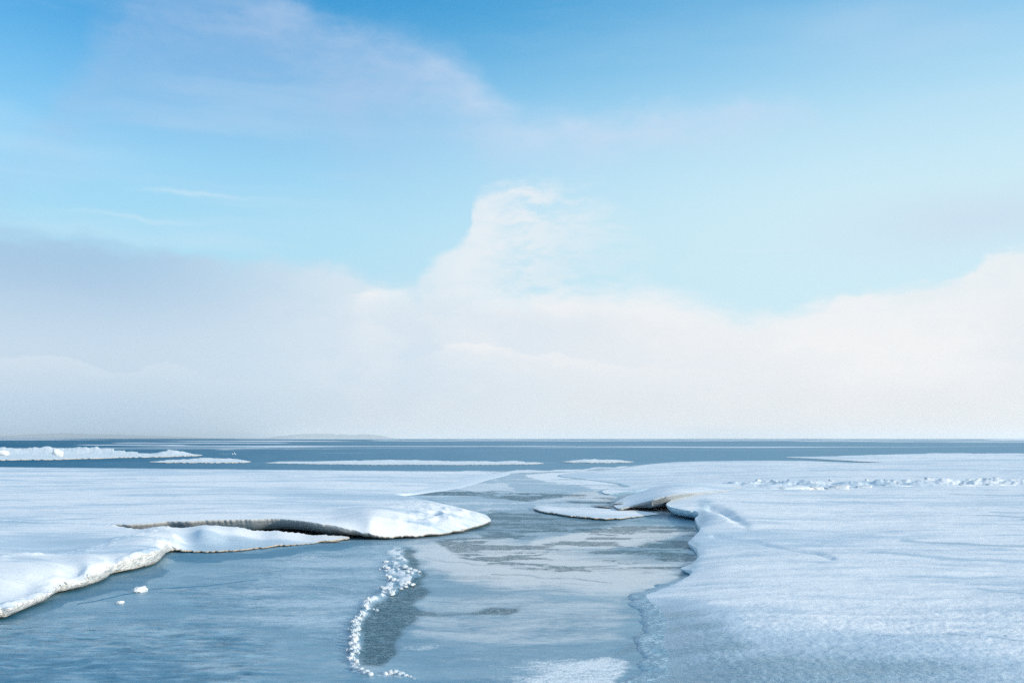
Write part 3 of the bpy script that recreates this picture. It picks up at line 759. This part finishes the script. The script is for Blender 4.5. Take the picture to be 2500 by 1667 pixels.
def ledge_relief(X, Y, U, V, d):
    r = relief_snow(.7, 9)(X, Y, U, V, d)
    rim = np.exp(-((d - .06) / .07) ** 2) * (fbm(X * 7, Y * 7, 4, 14) * .05 - .005) * (V > 1240)
    cl = np.exp(-(seg_dist(U, V, [(5, 1330), (60, 1318), (130, 1310), (245, 1293), (300, 1270), (376, 1244), (395, 1230), (450, 1222)], 2.0) / 14) ** 2)
    return r * (.8 - .6 * sstep(U, 370, 430)) + rim * sstep(U, 420, 380) + cl * (1 - .8 * sstep(U, 370, 400)) * (fbm(X * 8, Y * 8, 4, 19) - .25) * .06
def ledge_ice(X, Y, U, V):
    a = .55 * ell(U, V, 120, 1228, 190, 12) + .45 * ell(U, V, 150, 1275, 200, 22) + .4 * ell(U, V, 60, 1340, 110, 12) + .5 * sstep(V, 1240, 1256) * sstep(U, 400, 460)
    return np.clip(a - .25 * ell(U, V, 330, 1270, 90, 25), -.3, .7)
root, ledge_z, _ = slab('ice_slab', ledge_ol, ledge_ctrl, M_snow, M_white, prof_plain, du=2.2, dv=1.3, jitter=2.6, seed=8, relief=ledge_relief, ice=ledge_ice)
tag(root, 'low broken ice slab at the left front with a cream ragged edge and a thin tongue under the big shelf', 'ice slab')

# -- right snow field
field_ol = [(1400, 1720, .016), (1430, 1620, .016), (1490, 1572, .016), (1540, 1549, .018), (1532, 1526, .02), (1536, 1500, .022), (1520, 1478, .022), (1530, 1450, .024), (1530, 1425, .026), (1514, 1394, .026), (1488, 1374, .028), (1484, 1365, .03), (1510, 1356, .035), (1555, 1338, .04),
            (1588, 1318, .045), (1592, 1310, .045), (1560, 1305, .035), (1590, 1293, .04), (1606, 1276, .05), (1600, 1258, .05), (1580, 1246, .06), (1590, 1236, .09), (1606, 1220, .12), (1611, 1212, .11), (1600, 1198, .10), (1596, 1189, .13), (1606, 1182, .16), (1602, 1174, .185), (1570, 1170, .20), (1540, 1164, .20),
            (1529, 1158, .215), (1535, 1152, .22), (1545, 1146, .23), (1560, 1143, .24), (1600, 1134, .26), (1610, 1124, .25), (1560, 1118, .12), (1490, 1121, .04), (1420, 1131, .025), (1392, 1134, .022), (1380, 1127, .022), (1400, 1122, .02), (1450, 1117, .03), (1420, 1108, .015), (1340, 1099, .012), (1275, 1092, .012), (1330, 1084, .012), (1420, 1077, .012), (1470, 1068, .02),
            (1510, 1063.5, .08), (1560, 1060, .12), (1700, 1057.5, .16), (1850, 1058, .16), (1950, 1062, .10), (2030, 1062, .08), (2120, 1057, .1), (2352, 1052, .1), (3000, 1048, .1), (4200, 1300, .1), (4200, 1720, .1)]
field_ctrl = [(1530, 1420, .035), (1600, 1480, .05), (1600, 1400, .06), (1700, 1350, .08), (1650, 1300, .085), (1750, 1280, .10), (1700, 1240, .115), (1640, 1220, .13), (1690, 1205, .15), (1640, 1185, .19), (1700, 1160, .22), (1640, 1150, .24), (1580, 1155, .225), (1900, 1200, .15), (2200, 1300, .10), (2100, 1200, .16), (2300, 1500, .08),
              (1900, 1500, .07), (1800, 1128, .21), (2000, 1128, .2), (2300, 1124, .2), (1900, 1098, .2), (2200, 1098, .2), (1650, 1090, .1), (1800, 1075, .14), (2100, 1075, .14), (2350, 1160, .18), (1700, 1560, .05), (3000, 1300, .1), (3000, 1120, .2)]
def ridge_amt(U, V, Y):
    # pressure ridge across the field
    c = np.interp(U, [1600, 1700, 1850, 2000, 2200, 2400], [1121, 1117, 1116, 1115, 1112, 1110])
    cY = 1.38 * FPX / (c - HOR)
    return np.exp(-((Y - cY - .6) / 1.1) ** 2) * sstep(U, 1560, 1700)
def field_relief(X, Y, U, V, d):
    r = relief_snow(1.0, 23)(X, Y, U, V, d)
    rd = ridge_amt(U, V, Y)
    r = r + rd * (.06 + (fbm(X * 2.2, Y * 3.4, 5, 33, .6) - .40) * .34)
    # furrow running from the notch into the field
    fd = seg_dist(U, V, [(1632, 1189), (1660, 1196), (1690, 1214), (1715, 1226)], 2.0)
    r = r - .075 * np.exp(-(fd / 11) ** 2) * sstep(U, 1740, 1660)
    fd = seg_dist(U, V, [(1640, 1248), (1740, 1262), (1800, 1276), (1870, 1288), (1910, 1300)], 2.2)
    r = r - .02 * np.exp(-(fd / 7) ** 2)
    # fluted ramp down to the channel
    ramp = sstep(U, 1600, 1500) * sstep(V, 1370, 1400)
    r = r + ramp * (fbm(X * 1.0, Y * 16, 3, 55) - .5) * .012
    gr = sstep(V, 1340, 1480) * sstep(U, 1500, 1650)
    r = r + gr * (fbm(X * 16, Y * 20, 3, 66, .7) - .5) * .012
    return r
FURROWS = (([(2080, 1262), (2200, 1268), (2300, 1275), (2500, 1274)], 9, .7), ([(2000, 1290), (2150, 1300), (2400, 1312)], 7, .5), ([(2240, 1370), (2352, 1388)], 6, .6), ([(1980, 1480), (2050, 1486)], 5, .6), ([(2170, 1480), (2215, 1486)], 5, .7), ([(2280, 1490), (2440, 1512)], 6, .7),
           ([(2280, 1196), (2420, 1200)], 4, .8), ([(2440, 1208), (2250, 1205)], 3.5, .9), ([(2340, 1212), (2460, 1216)], 3.5, .9), ([(2180, 1150), (2400, 1156)], 5, .5), ([(1880, 1170), (2060, 1178)], 6, .4), ([(1640, 1250), (1740, 1263), (1800, 1277), (1870, 1290), (1910, 1302)], 5, .6),
           ([(1860, 1088), (2000, 1086), (2200, 1087), (2420, 1090)], 3.5, .5), ([(1420, 1110), (1560, 1106)], 3, .4))
def field_ice(X, Y, U, V):
    w = (fbm(U / 40, V / 9, 4, 61) - .5) * 2
    a = np.zeros(len(U))
    for pts, wd, k in FURROWS: a = np.maximum(a, k * np.exp(-(seg_dist(U + w * 22, V + w * 3, pts, 2.5) / wd) ** 2))
    A, B = U + w * 45, V + w * 16
    ramp = poly_mask(A, B, [(1300, 1720), (1420, 1545), (1450, 1440), (1460, 1380), (1560, 1390), (1680, 1450), (1790, 1540), (1830, 1720)], 70)
    bot = sstep(B, 1420, 1580) * sstep(A, 2600, 1560) * .80 + sstep(B, 1470, 1600) * .36
    streak = sstep(fbm(X * .6, Y * 4.0, 4, 29), .45, .62)
    a = np.maximum(a, np.maximum(ramp * (.66 + .25 * streak), bot * (.6 + .7 * fbm(X * .8, Y * 1.2, 4, 37))))
    rim = np.exp(-(seg_dist(U + w * 10, V, [(1620, 1180), (1612, 1215), (1585, 1245), (1604, 1275), (1590, 1312), (1530, 1350), (1462, 1366), (1480, 1420), (1460, 1490), (1464, 1545), (1330, 1610)], 1.6) / 16) ** 2)
    a = np.maximum(a, rim * .62)
    return np.clip(a, 0, 1)
def field_prof(pu, pv, P):
    t = P[:, 2]; n = len(t); r = np.minimum(.012, t * .35)
    blk = sstep(t, .09, .16) * (pv > 1120)
    o0 = [r, r * 1.3, r * 1.5, arr(.01, n), arr(0, n)]; z0 = [t - r * .7, t * .5, t * .25, t * .1, arr(-.03, n)]
    o1 = [r, arr(-.0, n), arr(-.05, n), arr(-.14, n), arr(-.9, n)]; z1 = [t - r, t * .6, np.minimum(t * .3, .06), np.minimum(t * .28, .045), arr(.06, n)]
    O = [a * (1 - blk) + b * blk for a, b in zip(o0, o1)]; Zs = [a * (1 - blk) + b * blk for a, b in zip(z0, z1)]
    fe = np.maximum(sstep(pv, 1325, 1350), sstep(t, .04, .025) * sstep(pv, 1140, 1130))
    wid = .22 + (fbm(P[:, 0] * 5, P[:, 1] * 5, 3, 8) - .5) * .16; of = [wid * f for f in (.15, .4, .7, .9, 1.0)]; zf = [t * .93, t * .68, t * .36, t * .1, t * 0 - .02]
    return [a * (1 - fe) + b * fe for a, b in zip(O, of)], [a * (1 - fe) + b * fe for a, b in zip(Zs, zf)], fe
root, field_z, _ = slab('snow_field', field_ol, field_ctrl, M_snow_r, M_blue, field_prof, du=2.7, dv=1.15, jitter=1.5, seed=15, relief=field_relief, ice=field_ice, fine=.35)
tag(root, kind='structure')

# -- tilted slab lifted over the black gap
tilt_ol = [(1419, 1167, .08), (1408, 1160, .07), (1412, 1154, .08), (1440, 1140, .13), (1470, 1128, .20), (1500, 1118.5, .27), (1535, 1111, .34), (1570, 1108, .36), (1640, 1108, .34), (1700, 1112, .30), (1690, 1122, .28), (1640, 1129, .30), (1600, 1130, .33), (1545, 1136, .37), (1500, 1147, .28), (1460, 1158, .16), (1436, 1165, .10)]
tilt_ctrl = [(1480, 1140, .22), (1540, 1125, .35), (1600, 1120, .36), (1440, 1152, .12)]
def tilt_prof(pu, pv, P):
    t = P[:, 2]; n = len(t)
    fr = sstep(P[:, 1], 20.2, 19.2)
    hb = np.clip(t * .34, .03, .10)
    o1 = [arr(.008, n), arr(-.02, n), arr(-.11, n), arr(-.20, n), arr(-.32, n), arr(-1.6, n)]; z1 = [t - .012, t - .04, t * .62 + hb * .38, hb + .02, hb, hb]
    o0 = [arr(.008, n), arr(.0, n), arr(-.02, n), arr(-.04, n), arr(-.1, n), arr(-.3, n)]; z0 = [t - .012, t - .03, np.maximum(t - .07, .03), np.maximum(t - .09, .02), np.maximum(t - .10, .02), np.maximum(t - .10, .01)]
    return [a * (1 - fr) + b * fr for a, b in zip(o0, o1)], [a * (1 - fr) + b * fr for a, b in zip(z0, z1)]
root, tilt_z, _ = slab('ice_slab', tilt_ol, tilt_ctrl, M_snow, M_grey, tilt_prof, du=1.6, dv=.8, jitter=1.2, seed=21, relief=relief_snow(.6, 4))
tag(root, 'tilted ice slab lifted over a black gap, right of the channel', 'ice slab')

# -- low floe afloat in the channel
floe_ol = [(1224, 1166, .04), (1236, 1161, .05), (1262, 1163, .04), (1310, 1165, .035), (1380, 1166, .03), (1440, 1168, .025), (1490, 1174, .018), (1516, 1179, .012), (1470, 1184, .02), (1430, 1188, .03), (1390, 1190, .035), (1330, 1186, .04), (1275, 1178, .045), (1240, 1171, .045)]
root, _, _ = slab('ice_floe', floe_ol, [(1300, 1172, .055), (1380, 1178, .045), (1440, 1178, .035), (1245, 1164, .075)], M_snow, M_white, prof_plain, du=1.8, dv=.8, jitter=4.0, seed=27, relief=relief_snow(.8, 6))
tag(root, 'small low ice floe lying in the channel between the shelf nose and the tilted slab', 'ice floe')

# -- far floes
def rub(ampl, crest, sc=1.0):
    """crest: list of (U, extra height) ; rubble piled along a line"""
    cu = [c[0] for c in crest]; ch = [c[1] for c in crest]; cv = [c[2] for c in crest]
    def f(X, Y, U, V, d):
        yc = CAM_H * FPX / (np.interp(U, cu, cv) - HOR)
        w = np.exp(-((Y - yc) / (3.0 * sc)) ** 2)
        n = .55 + .9 * fbm(X * .9, Y * .6, 4, 13, .6)
        return np.interp(U, cu, ch) * w * n * np.clip(d / .5, 0, 1) + ampl * (fbm(X * 1.2, Y * .8, 4, 77) - .5) * np.clip(d / .6, 0, 1)
    return f
def far_floe(ol, relief, label, seed, mat=M_rubble, du=1.6, dv=.5, ctrl=(), jit=5.0):
    r, t, _ = slab('ice_floe', ol, list(ctrl), mat, M_white, prof_sink, du=du, dv=dv, jitter=jit, seed=seed, relief=relief)
    return tag(r, label, 'ice floe')
F1 = [(-700, 1050, .08), (-700, 1062, .06), (-100, 1056, .06), (0, 1055, .06), (120, 1054, .06), (260, 1050, .06), (360, 1048, .06), (440, 1046.5, .05), (470, 1044.5, .05), (450, 1043, .08), (420, 1042, .1), (340, 1043, .1), (250, 1041, .1), (120, 1040, .1), (0, 1039, .1)]
far_floe(F1, rub(.10, [(-700, .7, 1044), (0, .62, 1043.5), (60, .56, 1043.5), (230, .60, 1043.5), (262, .52, 1044), (300, .36, 1044.5), (345, .10, 1045), (372, .32, 1045), (396, .42, 1045), (420, .26, 1045), (445, .03, 1045)]),
         'largest far floe with a jagged snow ridge, in the blue water at the left edge', 41)
F2 = [(322, 1060, .03), (390, 1061.5, .04), (480, 1062, .04), (560, 1061.5, .04), (590, 1060, .03), (560, 1057, .06), (500, 1056, .06), (450, 1056.5, .06), (390, 1058, .04)]
far_floe(F2, rub(.05, [(330, .02, 1059), (400, .12, 1059), (450, .17, 1059), (520, .18, 1059), (555, .16, 1059), (590, .02, 1060)], .8), 'narrow rubbly snow floe just beyond the left snow field, right of the ridged floe', 42)
F3 = [(590, 1063, .02), (700, 1065, .02), (900, 1066.5, .02), (1100, 1066.5, .02), (1230, 1065, .02), (1258, 1063.5, .02), (1200, 1061.5, .03), (1000, 1060, .03), (800, 1059, .03), (640, 1060, .02)]
far_floe(F3, rub(.03, [(590, 0, 1062), (700, .01, 1062), (820, .10, 1061.2), (900, .12, 1061.5), (1000, .10, 1062), (1100, .10, 1062.5), (1200, .13, 1063), (1258, 0, 1064)], .5), 'long thin white strip of ice across the middle of the far water', 43)
F4 = [(1280, 1059.5, .02), (1300, 1061, .03), (1380, 1062, .03), (1440, 1061, .03), (1458, 1060, .02), (1420, 1058.5, .04), (1340, 1057.8, .04)]
far_floe(F4, rub(.04, [(1280, .02, 1060), (1340, .15, 1060), (1400, .12, 1060), (1456, .04, 1060)], .6), 'short white ice strip in far water just left of the right snow field', 44)
F5 = [(1790, 1049.5, .02), (1850, 1052, .03), (1960, 1058, .05), (2100, 1066, .05), (3200, 1080, .05), (3200, 1042, .15), (2500, 1041, .16), (2352, 1041, .16), (2150, 1041, .16), (2050, 1043, .16), (1990, 1044.5, .12), (1930, 1046.5, .07), (1860, 1048, .03)]
far_floe(F5, rub(.06, [(1790, 0, 1046), (1950, .05, 1046), (2000, .16, 1044), (2080, .22, 1043), (2150, .22, 1043), (2352, .20, 1043), (3200, .2, 1043)], 1.5), 'broad far snow sheet beyond the right snow field, meeting the blue water', 45, M_snow)

# ------------------------------------------------------------------ lumps, blocks and chunks
def ico(sub=3):
    import bmesh
    bm = bmesh.new(); bmesh.ops.create_icosphere(bm, subdivisions=sub, radius=1.0)
    v = np.array([x.co[:] for x in bm.verts]); f = np.array([[l.index for l in x.verts] for x in bm.faces]); bm.free()
    return v, f
ICO3 = ico(3); ICO4 = ico(4)
def n3(v, s, seed): return (fbm(v[:, 0] * s + v[:, 2] * s * .7, v[:, 1] * s - v[:, 2] * s * .8, 4, seed) - .5)
def lump_mesh(seed, sx, sy, sz, knobs=1.0, boxy=0.0, big=False):
    v, f = ICO4 if big else ICO3
    v = v.copy()
    if boxy > 0:
        m = np.abs(v).max(1, keepdims=True); v = v * (1 - boxy) + v / m * boxy * .82
        a = seed * 1.7; R = np.array([[math.cos(a), -math.sin(a), 0], [math.sin(a), math.cos(a), 0], [0, 0, 1]])
    r = 1 + knobs * (n3(v, 1.1, seed) * .8 + n3(v, 3.0, seed + 3) * .75 + n3(v, 7.5, seed + 6) * .35)
    v = v * r[:, None] * np.array([sx, sy, sz])
    v[:, 2] = np.where(v[:, 2] < -sz * .35, -sz * .35, v[:, 2])
    return mesh_np('lump', v, None, f)
def put_lump(name, px, py, z, w, h, dep, label, cat, group, seed, mat, knobs=1.0, boxy=0.0, rot=0.0, tilt=0.0, big=False):
    """w, h: width and height in survey units at that distance; dep: depth / width"""
    X, Y, Z = gp(px, py, z); s = Y / FPX
    sx = w * .5 * s; sz = h * s / 1.2
    me = lump_mesh(seed, sx, sx * dep, sz, knobs, boxy, big)
    o = obj(name, me, mat); o.location = (X, Y, Z + sz * .28); o.rotation_euler = (0, tilt, rot)
    return tag(o, label, cat, group)

# line of frozen snow lumps on the crack in the foreground ice
chain = [(883, 1355, 18, 9), (898, 1365, 16, 12), (893, 1360, 14, 10), (876, 1352, 10, 6),
         (845, 1379, 11, 8), (843, 1386, 9, 7), (838, 1396, 11, 9), (842, 1399, 8, 6), (832, 1410, 11, 9), (828, 1414, 8, 6), (824, 1422, 11, 7), (818, 1427, 8, 6),
         (810, 1432, 11, 9), (819, 1434, 10, 8), (814, 1439, 9, 7), (806, 1444, 9, 7), (820, 1447, 12, 11), (812, 1451, 11, 9), (819, 1457, 10, 8), (812, 1462, 11, 9), (803, 1467, 9, 7), (816, 1469, 12, 9),
         (812, 1476, 12, 11), (806, 1481, 10, 9), (819, 1484, 11, 9), (813, 1490, 12, 9), (805, 1494, 10, 8), (818, 1497, 10, 8), (807, 1506, 7, 7), (803, 1514, 9, 8), (813, 1518, 9, 8), (820, 1521, 9, 9)]
n_main = len(chain)
ORD = 'first second third fourth fifth sixth seventh eighth ninth tenth eleventh twelfth thirteenth fourteenth fifteenth sixteenth seventeenth eighteenth nineteenth twentieth twenty-first twenty-second twenty-third twenty-fourth twenty-fifth twenty-sixth twenty-seventh twenty-eighth'.split()
BEND = ('widest flat snow lump at the bend where the crack cluster meets the chain', 'lowest rounded snow lump at the bend of the crack, right of the chain', 'middle snow lump at the bend of the crack', 'small flat snow lump at the left tip of the bend')
def chain_label(k):
    if k < 4: return BEND[k], 'snow lumps at the bend of the crack'
    if k < n_main: return 'knobbly snow lump, %s from the far end of the chain along the crack' % ORD[k - 4], 'snow lumps in the chain along the crack'
    return 'tiny snow crumb frozen beside the chain of larger lumps along the crack', 'snow crumbs beside the chain'
chain += [(x + random.uniform(-9, 9), y + random.uniform(-5, 5), w * random.uniform(.4, .75), h * random.uniform(.4, .75)) for x, y, w, h in chain[4:]]
chain += [(x + random.uniform(-7, 7), y + random.uniform(-5, 5), random.uniform(3, 6), random.uniform(2.5, 4.5)) for x, y, w, h in chain[4:32] for _ in range(2)]
for k, (x, y, w, h) in enumerate(chain):
    put_lump('snow_lump', x, y, .010, w * 1.05, h * .92, .9, chain_label(k)[0], 'snow lump', chain_label(k)[1], 100 + k, M_lump, 1.0, 0, 0, 0, True)
clus = [(888, 1306, 14, 6), (883, 1302, 8, 4), (893, 1309, 10, 5), (915, 1304, 14, 6), (928, 1305, 16, 8), (940, 1308, 14, 6), (952, 1311, 12, 5), (962, 1313, 10, 4), (935, 1314, 12, 6), (945, 1318, 10, 5), (895, 1328, 10, 8), (903, 1332, 12, 6), (912, 1335, 9, 5),
        (924, 1340, 10, 4), (936, 1338, 12, 5), (946, 1344, 10, 5), (930, 1348, 12, 4), (920, 1352, 9, 4), (865, 1402, 9, 5), (950, 1342, 8, 4), (886, 1290, 14, 4), (910, 1284, 16, 4)]
clus += [(x + random.uniform(-16, 16), y + random.uniform(-6, 6), w * random.uniform(.35, .7), h * random.uniform(.4, .8)) for x, y, w, h in clus]
for k, (x, y, w, h) in enumerate(clus):
    lab, grp = (('small snow lump in the scatter nearest the shelf, far end of the crack', 'snow lumps nearest the shelf') if y < 1296 else ('small snow lump in the left clump at the far end of the crack', 'snow lumps of the left clump') if x < 906 and y < 1320 else
                ('small snow lump in the slanting right-hand row at the far end of the crack', 'snow lumps of the right-hand row') if y < 1324 else ('small snow lump in the middle clump, just above the bend of the crack', 'snow lumps of the middle clump') if x < 917 else
                ('flat snow lump on the right-hand crust beside the dark strip', 'snow lumps of the right-hand crust'))
    put_lump('snow_lump', x, y, .010, w * 1.05, h * .92, .9, lab, 'snow lump', grp, 160 + k, M_lump, 1.1)
# two low snow ridges at the near end of the crack
for k, (pts, lab) in enumerate((([(808, 1535, 12, 6), (818, 1538, 18, 9), (829, 1542, 20, 11), (840, 1546, 20, 11), (851, 1549, 16, 8)], 'low snow ridge with a pointed tail at the near end of the snow lump chain'),
                                ([(886, 1548, 14, 7), (897, 1547, 18, 9), (909, 1547, 18, 10), (921, 1549, 18, 8), (932, 1551, 14, 5), (941, 1553, 10, 3)], 'low snow ridge near the bottom edge, right of the pointed-tail ridge'))):
    vs_, fs_, b0 = [], [], 0
    X0, Y0, _ = gp(pts[1][0], pts[1][1])
    for q, (x, y, w, h) in enumerate(pts):
        X, Y, _ = gp(x, y); s = Y / FPX; v, f = ICO3
        r = 1 + 1.1 * (n3(v, 1.3, 300 + k * 9 + q) * .7 + n3(v, 4.5, 310 + q) * .5)
        vv = v * r[:, None] * np.array([w * .5 * s, w * .4 * s, h * .8 * s]) + np.array([X - X0, Y - Y0, h * .2 * s])
        vs_.append(vv); fs_.append(f + b0); b0 += len(v)
    o = obj('snow_ridge', mesh_np('snow_ridge', np.concatenate(vs_), None, np.concatenate(fs_)), M_lump); o.location = (X0, Y0, 0)
    tag(o, lab, 'snow ridge')
# two loose chunks on the dark ice at left
put_lump('ice_chunk', 323, 1358, 0, 30, 11, .7, 'larger white ice chunk lying on the blue ice beside the thin crack', 'ice chunk', None, 401, M_rubble, 1.3, .3, .3)
put_lump('ice_chunk', 274, 1384, 0, 18, 5, .7, 'smaller pale ice chunk on the blue ice, left of the larger one', 'ice chunk', None, 402, M_rubble, 1.3, .3, -.2)
# block standing on the far ridged floe and two up-ended shards
put_lump('ice_block', 133, 1045, .50, 27, 13, .5, 'wedge-shaped ice block standing on the ridge of the far left floe', 'ice block', None, 411, M_rubble, .8, .6, .2, .35)
put_lump('ice_block', 6, 1045, .50, 26, 10, .6, 'rounded ice block on the far left floe, cut by the picture edge', 'ice block', None, 413, M_rubble, .9, .4, .1)
def shard(px, py, w, h, lean, label, seed):
    X, Y, _ = gp(px, py); s = Y / FPX
    n = 9; t = np.linspace(0, 1, n)
    cx = np.sin(t * 2.3) * lean * h * s; cz = t * h * s * (1 - .12 * t)
    wd = w * s * (.6 - .45 * t); dp = wd * .7
    ring = [np.stack([cx[i] + wd[i] * .5 * np.cos(a), dp[i] * .5 * np.sin(a), np.full(8, cz[i])], 1) for i in range(n) for a in [np.arange(8) * math.pi / 4 + .2 * math.sin(i * 1.7 + seed)]]
    v = np.concatenate(ring); q = []
    for i in range(n - 1):
        for k in range(8): q.append((i * 8 + k, i * 8 + (k + 1) % 8, (i + 1) * 8 + (k + 1) % 8, (i + 1) * 8 + k))
    v = np.vstack([v, [[cx[-1], 0, cz[-1] * 1.03]]]); tr = [((n - 1) * 8 + k, (n - 1) * 8 + (k + 1) % 8, len(v) - 1) for k in range(8)]
    o = obj('ice_shard', mesh_np('ice_shard', v, q, tr), M_rubble); o.location = (X, Y, -.02)
    tag(o, label, 'ice shard')
shard(542, 1043.5, 5, 6.5, -.55, 'taller curved white ice shard standing up out of the far water', 1)
shard(536, 1043.5, 4, 4, -.5, 'shorter white ice shard just left of the taller curved one', 2)

# blocks of the pressure ridge on the right field
RID = [ (1806, 1127, 130, 14, .25, 0, 'long smooth arched snow-covered plate at the near side of the ridge', .2), (1862, 1127, 56, 16, .5, 0, 'rounded white end of the arched plate, beside the grey hollow', .2),
        (1918, 1126, 66, 17, .4, 0, 'grey-faced rounded block right of the white arched plate', .4), (1982, 1123, 46, 12, .5, 0, 'dark-bellied low block right of the grey rounded block', .4),
        (2062, 1120, 84, 11, .35, 0, 'long flat block with cream top in the middle of the ridge', .4), (2132, 1118, 36, 9, .5, 0, 'small grey block ending the long flat row of the ridge', .4),
        (1736, 1112, 20, 11, .8, 0, 'upright cream block at the left end of the ridge crest', .7), (1762, 1110, 34, 8, .6, 0, 'flat cream block next to the upright one on the ridge crest', .4),
        (2226, 1118, 80, 9, .35, 0, 'long pale block towards the right of the ridge', .4), (2290, 1117, 70, 9, .35, 0, 'last long block of the ridge before the picture edge', .4), (2338, 1108, 24, 9, .7, 0, 'cream block at the far right edge of the ridge', .6), (2232, 1106, 26, 9, .6, 0, 'pale block beside the blue notch in the ridge', .6)]
for k, (x, y, w, h, dep, _, lab, bx) in enumerate(RID):
    put_lump('ice_block', x, y, .17, w * random.uniform(.85, 1.15), h * .60, dep, lab, 'ice block', 'ice blocks of the pressure ridge', 500 + k, M_lump if 'grey' in lab or 'dark' in lab else M_rubble, 1.0, bx, random.uniform(-.15, .15), random.uniform(-.08, .08), True)
for k in range(20):
    x = random.uniform(1690, 2350); y = 1107 + random.uniform(-3.5, 3) - (x - 1690) * .003
    w = random.choice([7, 9, 12, 16, 24])
    put_lump('ice_block', x, y, .20, w, w * random.uniform(.18, .36), .7, 'small rough ice lump scattered along the crest of the right pressure ridge', 'ice block', 'small lumps along the ridge crest', 540 + k, M_lump if k % 2 else M_rubble, 1.2, .7, random.uniform(-.8, .8), random.uniform(-.5, .5))

# icicles under the tip of the nose
icm = None
nose = bpy.data.objects['ice_shelf']
for k, (x, y) in enumerate([(1062, 1217), (1066, 1216), (1071, 1214.5), (1076, 1213), (1083, 1211), (1088, 1209.5), (1092, 1208), (1097, 1206.5), (1101, 1205.3), (1105, 1204), (1108, 1203), (1112, 1202), (1116, 1200.5), (1120, 1199)]):
    X, Y, Z = gp(x, y, .05)
    if icm is None:
        n = 8; v = []; q = []
        for i, (r, z) in enumerate(((.016, .012), (.014, -.004), (.010, -.018), (.006, -.030))):
            for a in range(n): v.append((r * math.cos(a * 2 * math.pi / n), r * math.sin(a * 2 * math.pi / n), z))
        for i in range(3):
            for a in range(n): q.append((i * n + a, (i + 1) * n + a, (i + 1) * n + (a + 1) % n, i * n + (a + 1) % n))
        v.append((0, 0, -.04)); tr = [(3 * n + a, len(v) - 1, 3 * n + (a + 1) % n) for a in range(n)]
        icm = mesh_np('icicle', v, q, tr); icm.materials.append(M_face)
    o = obj('icicle', icm, None, nose); o.location = (X - .01, Y + .01, Z); sc = random.uniform(.6, 1.15); o.scale = (sc, sc, sc)

# ------------------------------------------------------------------ far hills
def hill_mesh(name, prof, Yd, depth, seed, rough):
    xs = np.array([p[0] for p in prof], float); hs = np.array([p[1] for p in prof], float)
    u = np.linspace(xs[0], xs[-1], 260); w = np.linspace(-1, 1, 13)
    Ug, Wg = np.meshgrid(u, w)
    X = (Ug - CX) / FPX * Yd; Y = Yd + Wg * depth * .5
    H = np.interp(Ug, xs, hs) / FPX * Yd * (1 - np.abs(Wg) ** 1.6)
    H = H * (1 + rough * (fbm(Ug / 9, Wg * 3, 4, seed) - .5)) - .5
    co = np.stack([X.ravel(), Y.ravel(), H.ravel()], 1)
    idx = np.arange(co.shape[0]).reshape(Ug.shape)
    q = np.stack([idx[:-1, :-1], idx[:-1, 1:], idx[1:, 1:], idx[1:, :-1]], -1).reshape(-1, 4)
    return mesh_np(name, co, q)
def hill_material():
    m, p, pos = new_mat('wooded_hill')
    a = noise(pos, .01, 4, .6)
    setin(p, 'Base Color', mixc(a, col(.16, .20, .22), col(.40, .44, .47))); p.inputs['Roughness'].default_value = .9
    return m
M_hill = hill_material()
o = obj('hills', hill_mesh('hills', [(-500, 5), (-300, 9), (-100, 7), (0, 6), (50, 8), (100, 11), (160, 11.5), (230, 10), (300, 8), (370, 6), (440, 3), (480, .5)], 9000, 900, 5, .35), M_hill); tag(o, kind='structure')
o = obj('island', hill_mesh('island', [(610, .5), (640, 5), (680, 9), (720, 11), (770, 10), (800, 8), (830, 9.5), (860, 9), (880, 6), (898, .5)], 8200, 700, 8, .5), M_hill); tag(o, kind='structure')

# ------------------------------------------------------------------ haze
def haze():
    import bmesh
    bm = bmesh.new(); bmesh.ops.create_cube(bm, size=1.0)
    me = bpy.data.meshes.new('haze'); bm.to_mesh(me); bm.free()
    m = bpy.data.materials.new('haze_air'); m.use_nodes = True; nt = m.node_tree; nt.nodes.clear()
    out = nt.nodes.new('ShaderNodeOutputMaterial'); v = nt.nodes.new('ShaderNodeVolumePrincipled')
    v.inputs['Color'].default_value = (1.0, .98, .95, 1); v.inputs['Density'].default_value = 1.35e-4; v.inputs['Anisotropy'].default_value = .2
    nt.links.new(v.outputs[0], out.inputs['Volume'])
    me.materials.append(m)
    o = bpy.data.objects.new('haze', me); COL.objects.link(o)
    o.scale = (40000, 32000, 71); o.location = (0, 0, 71 / 2 - 1.5)
    tag(o, kind='stuff')
haze()
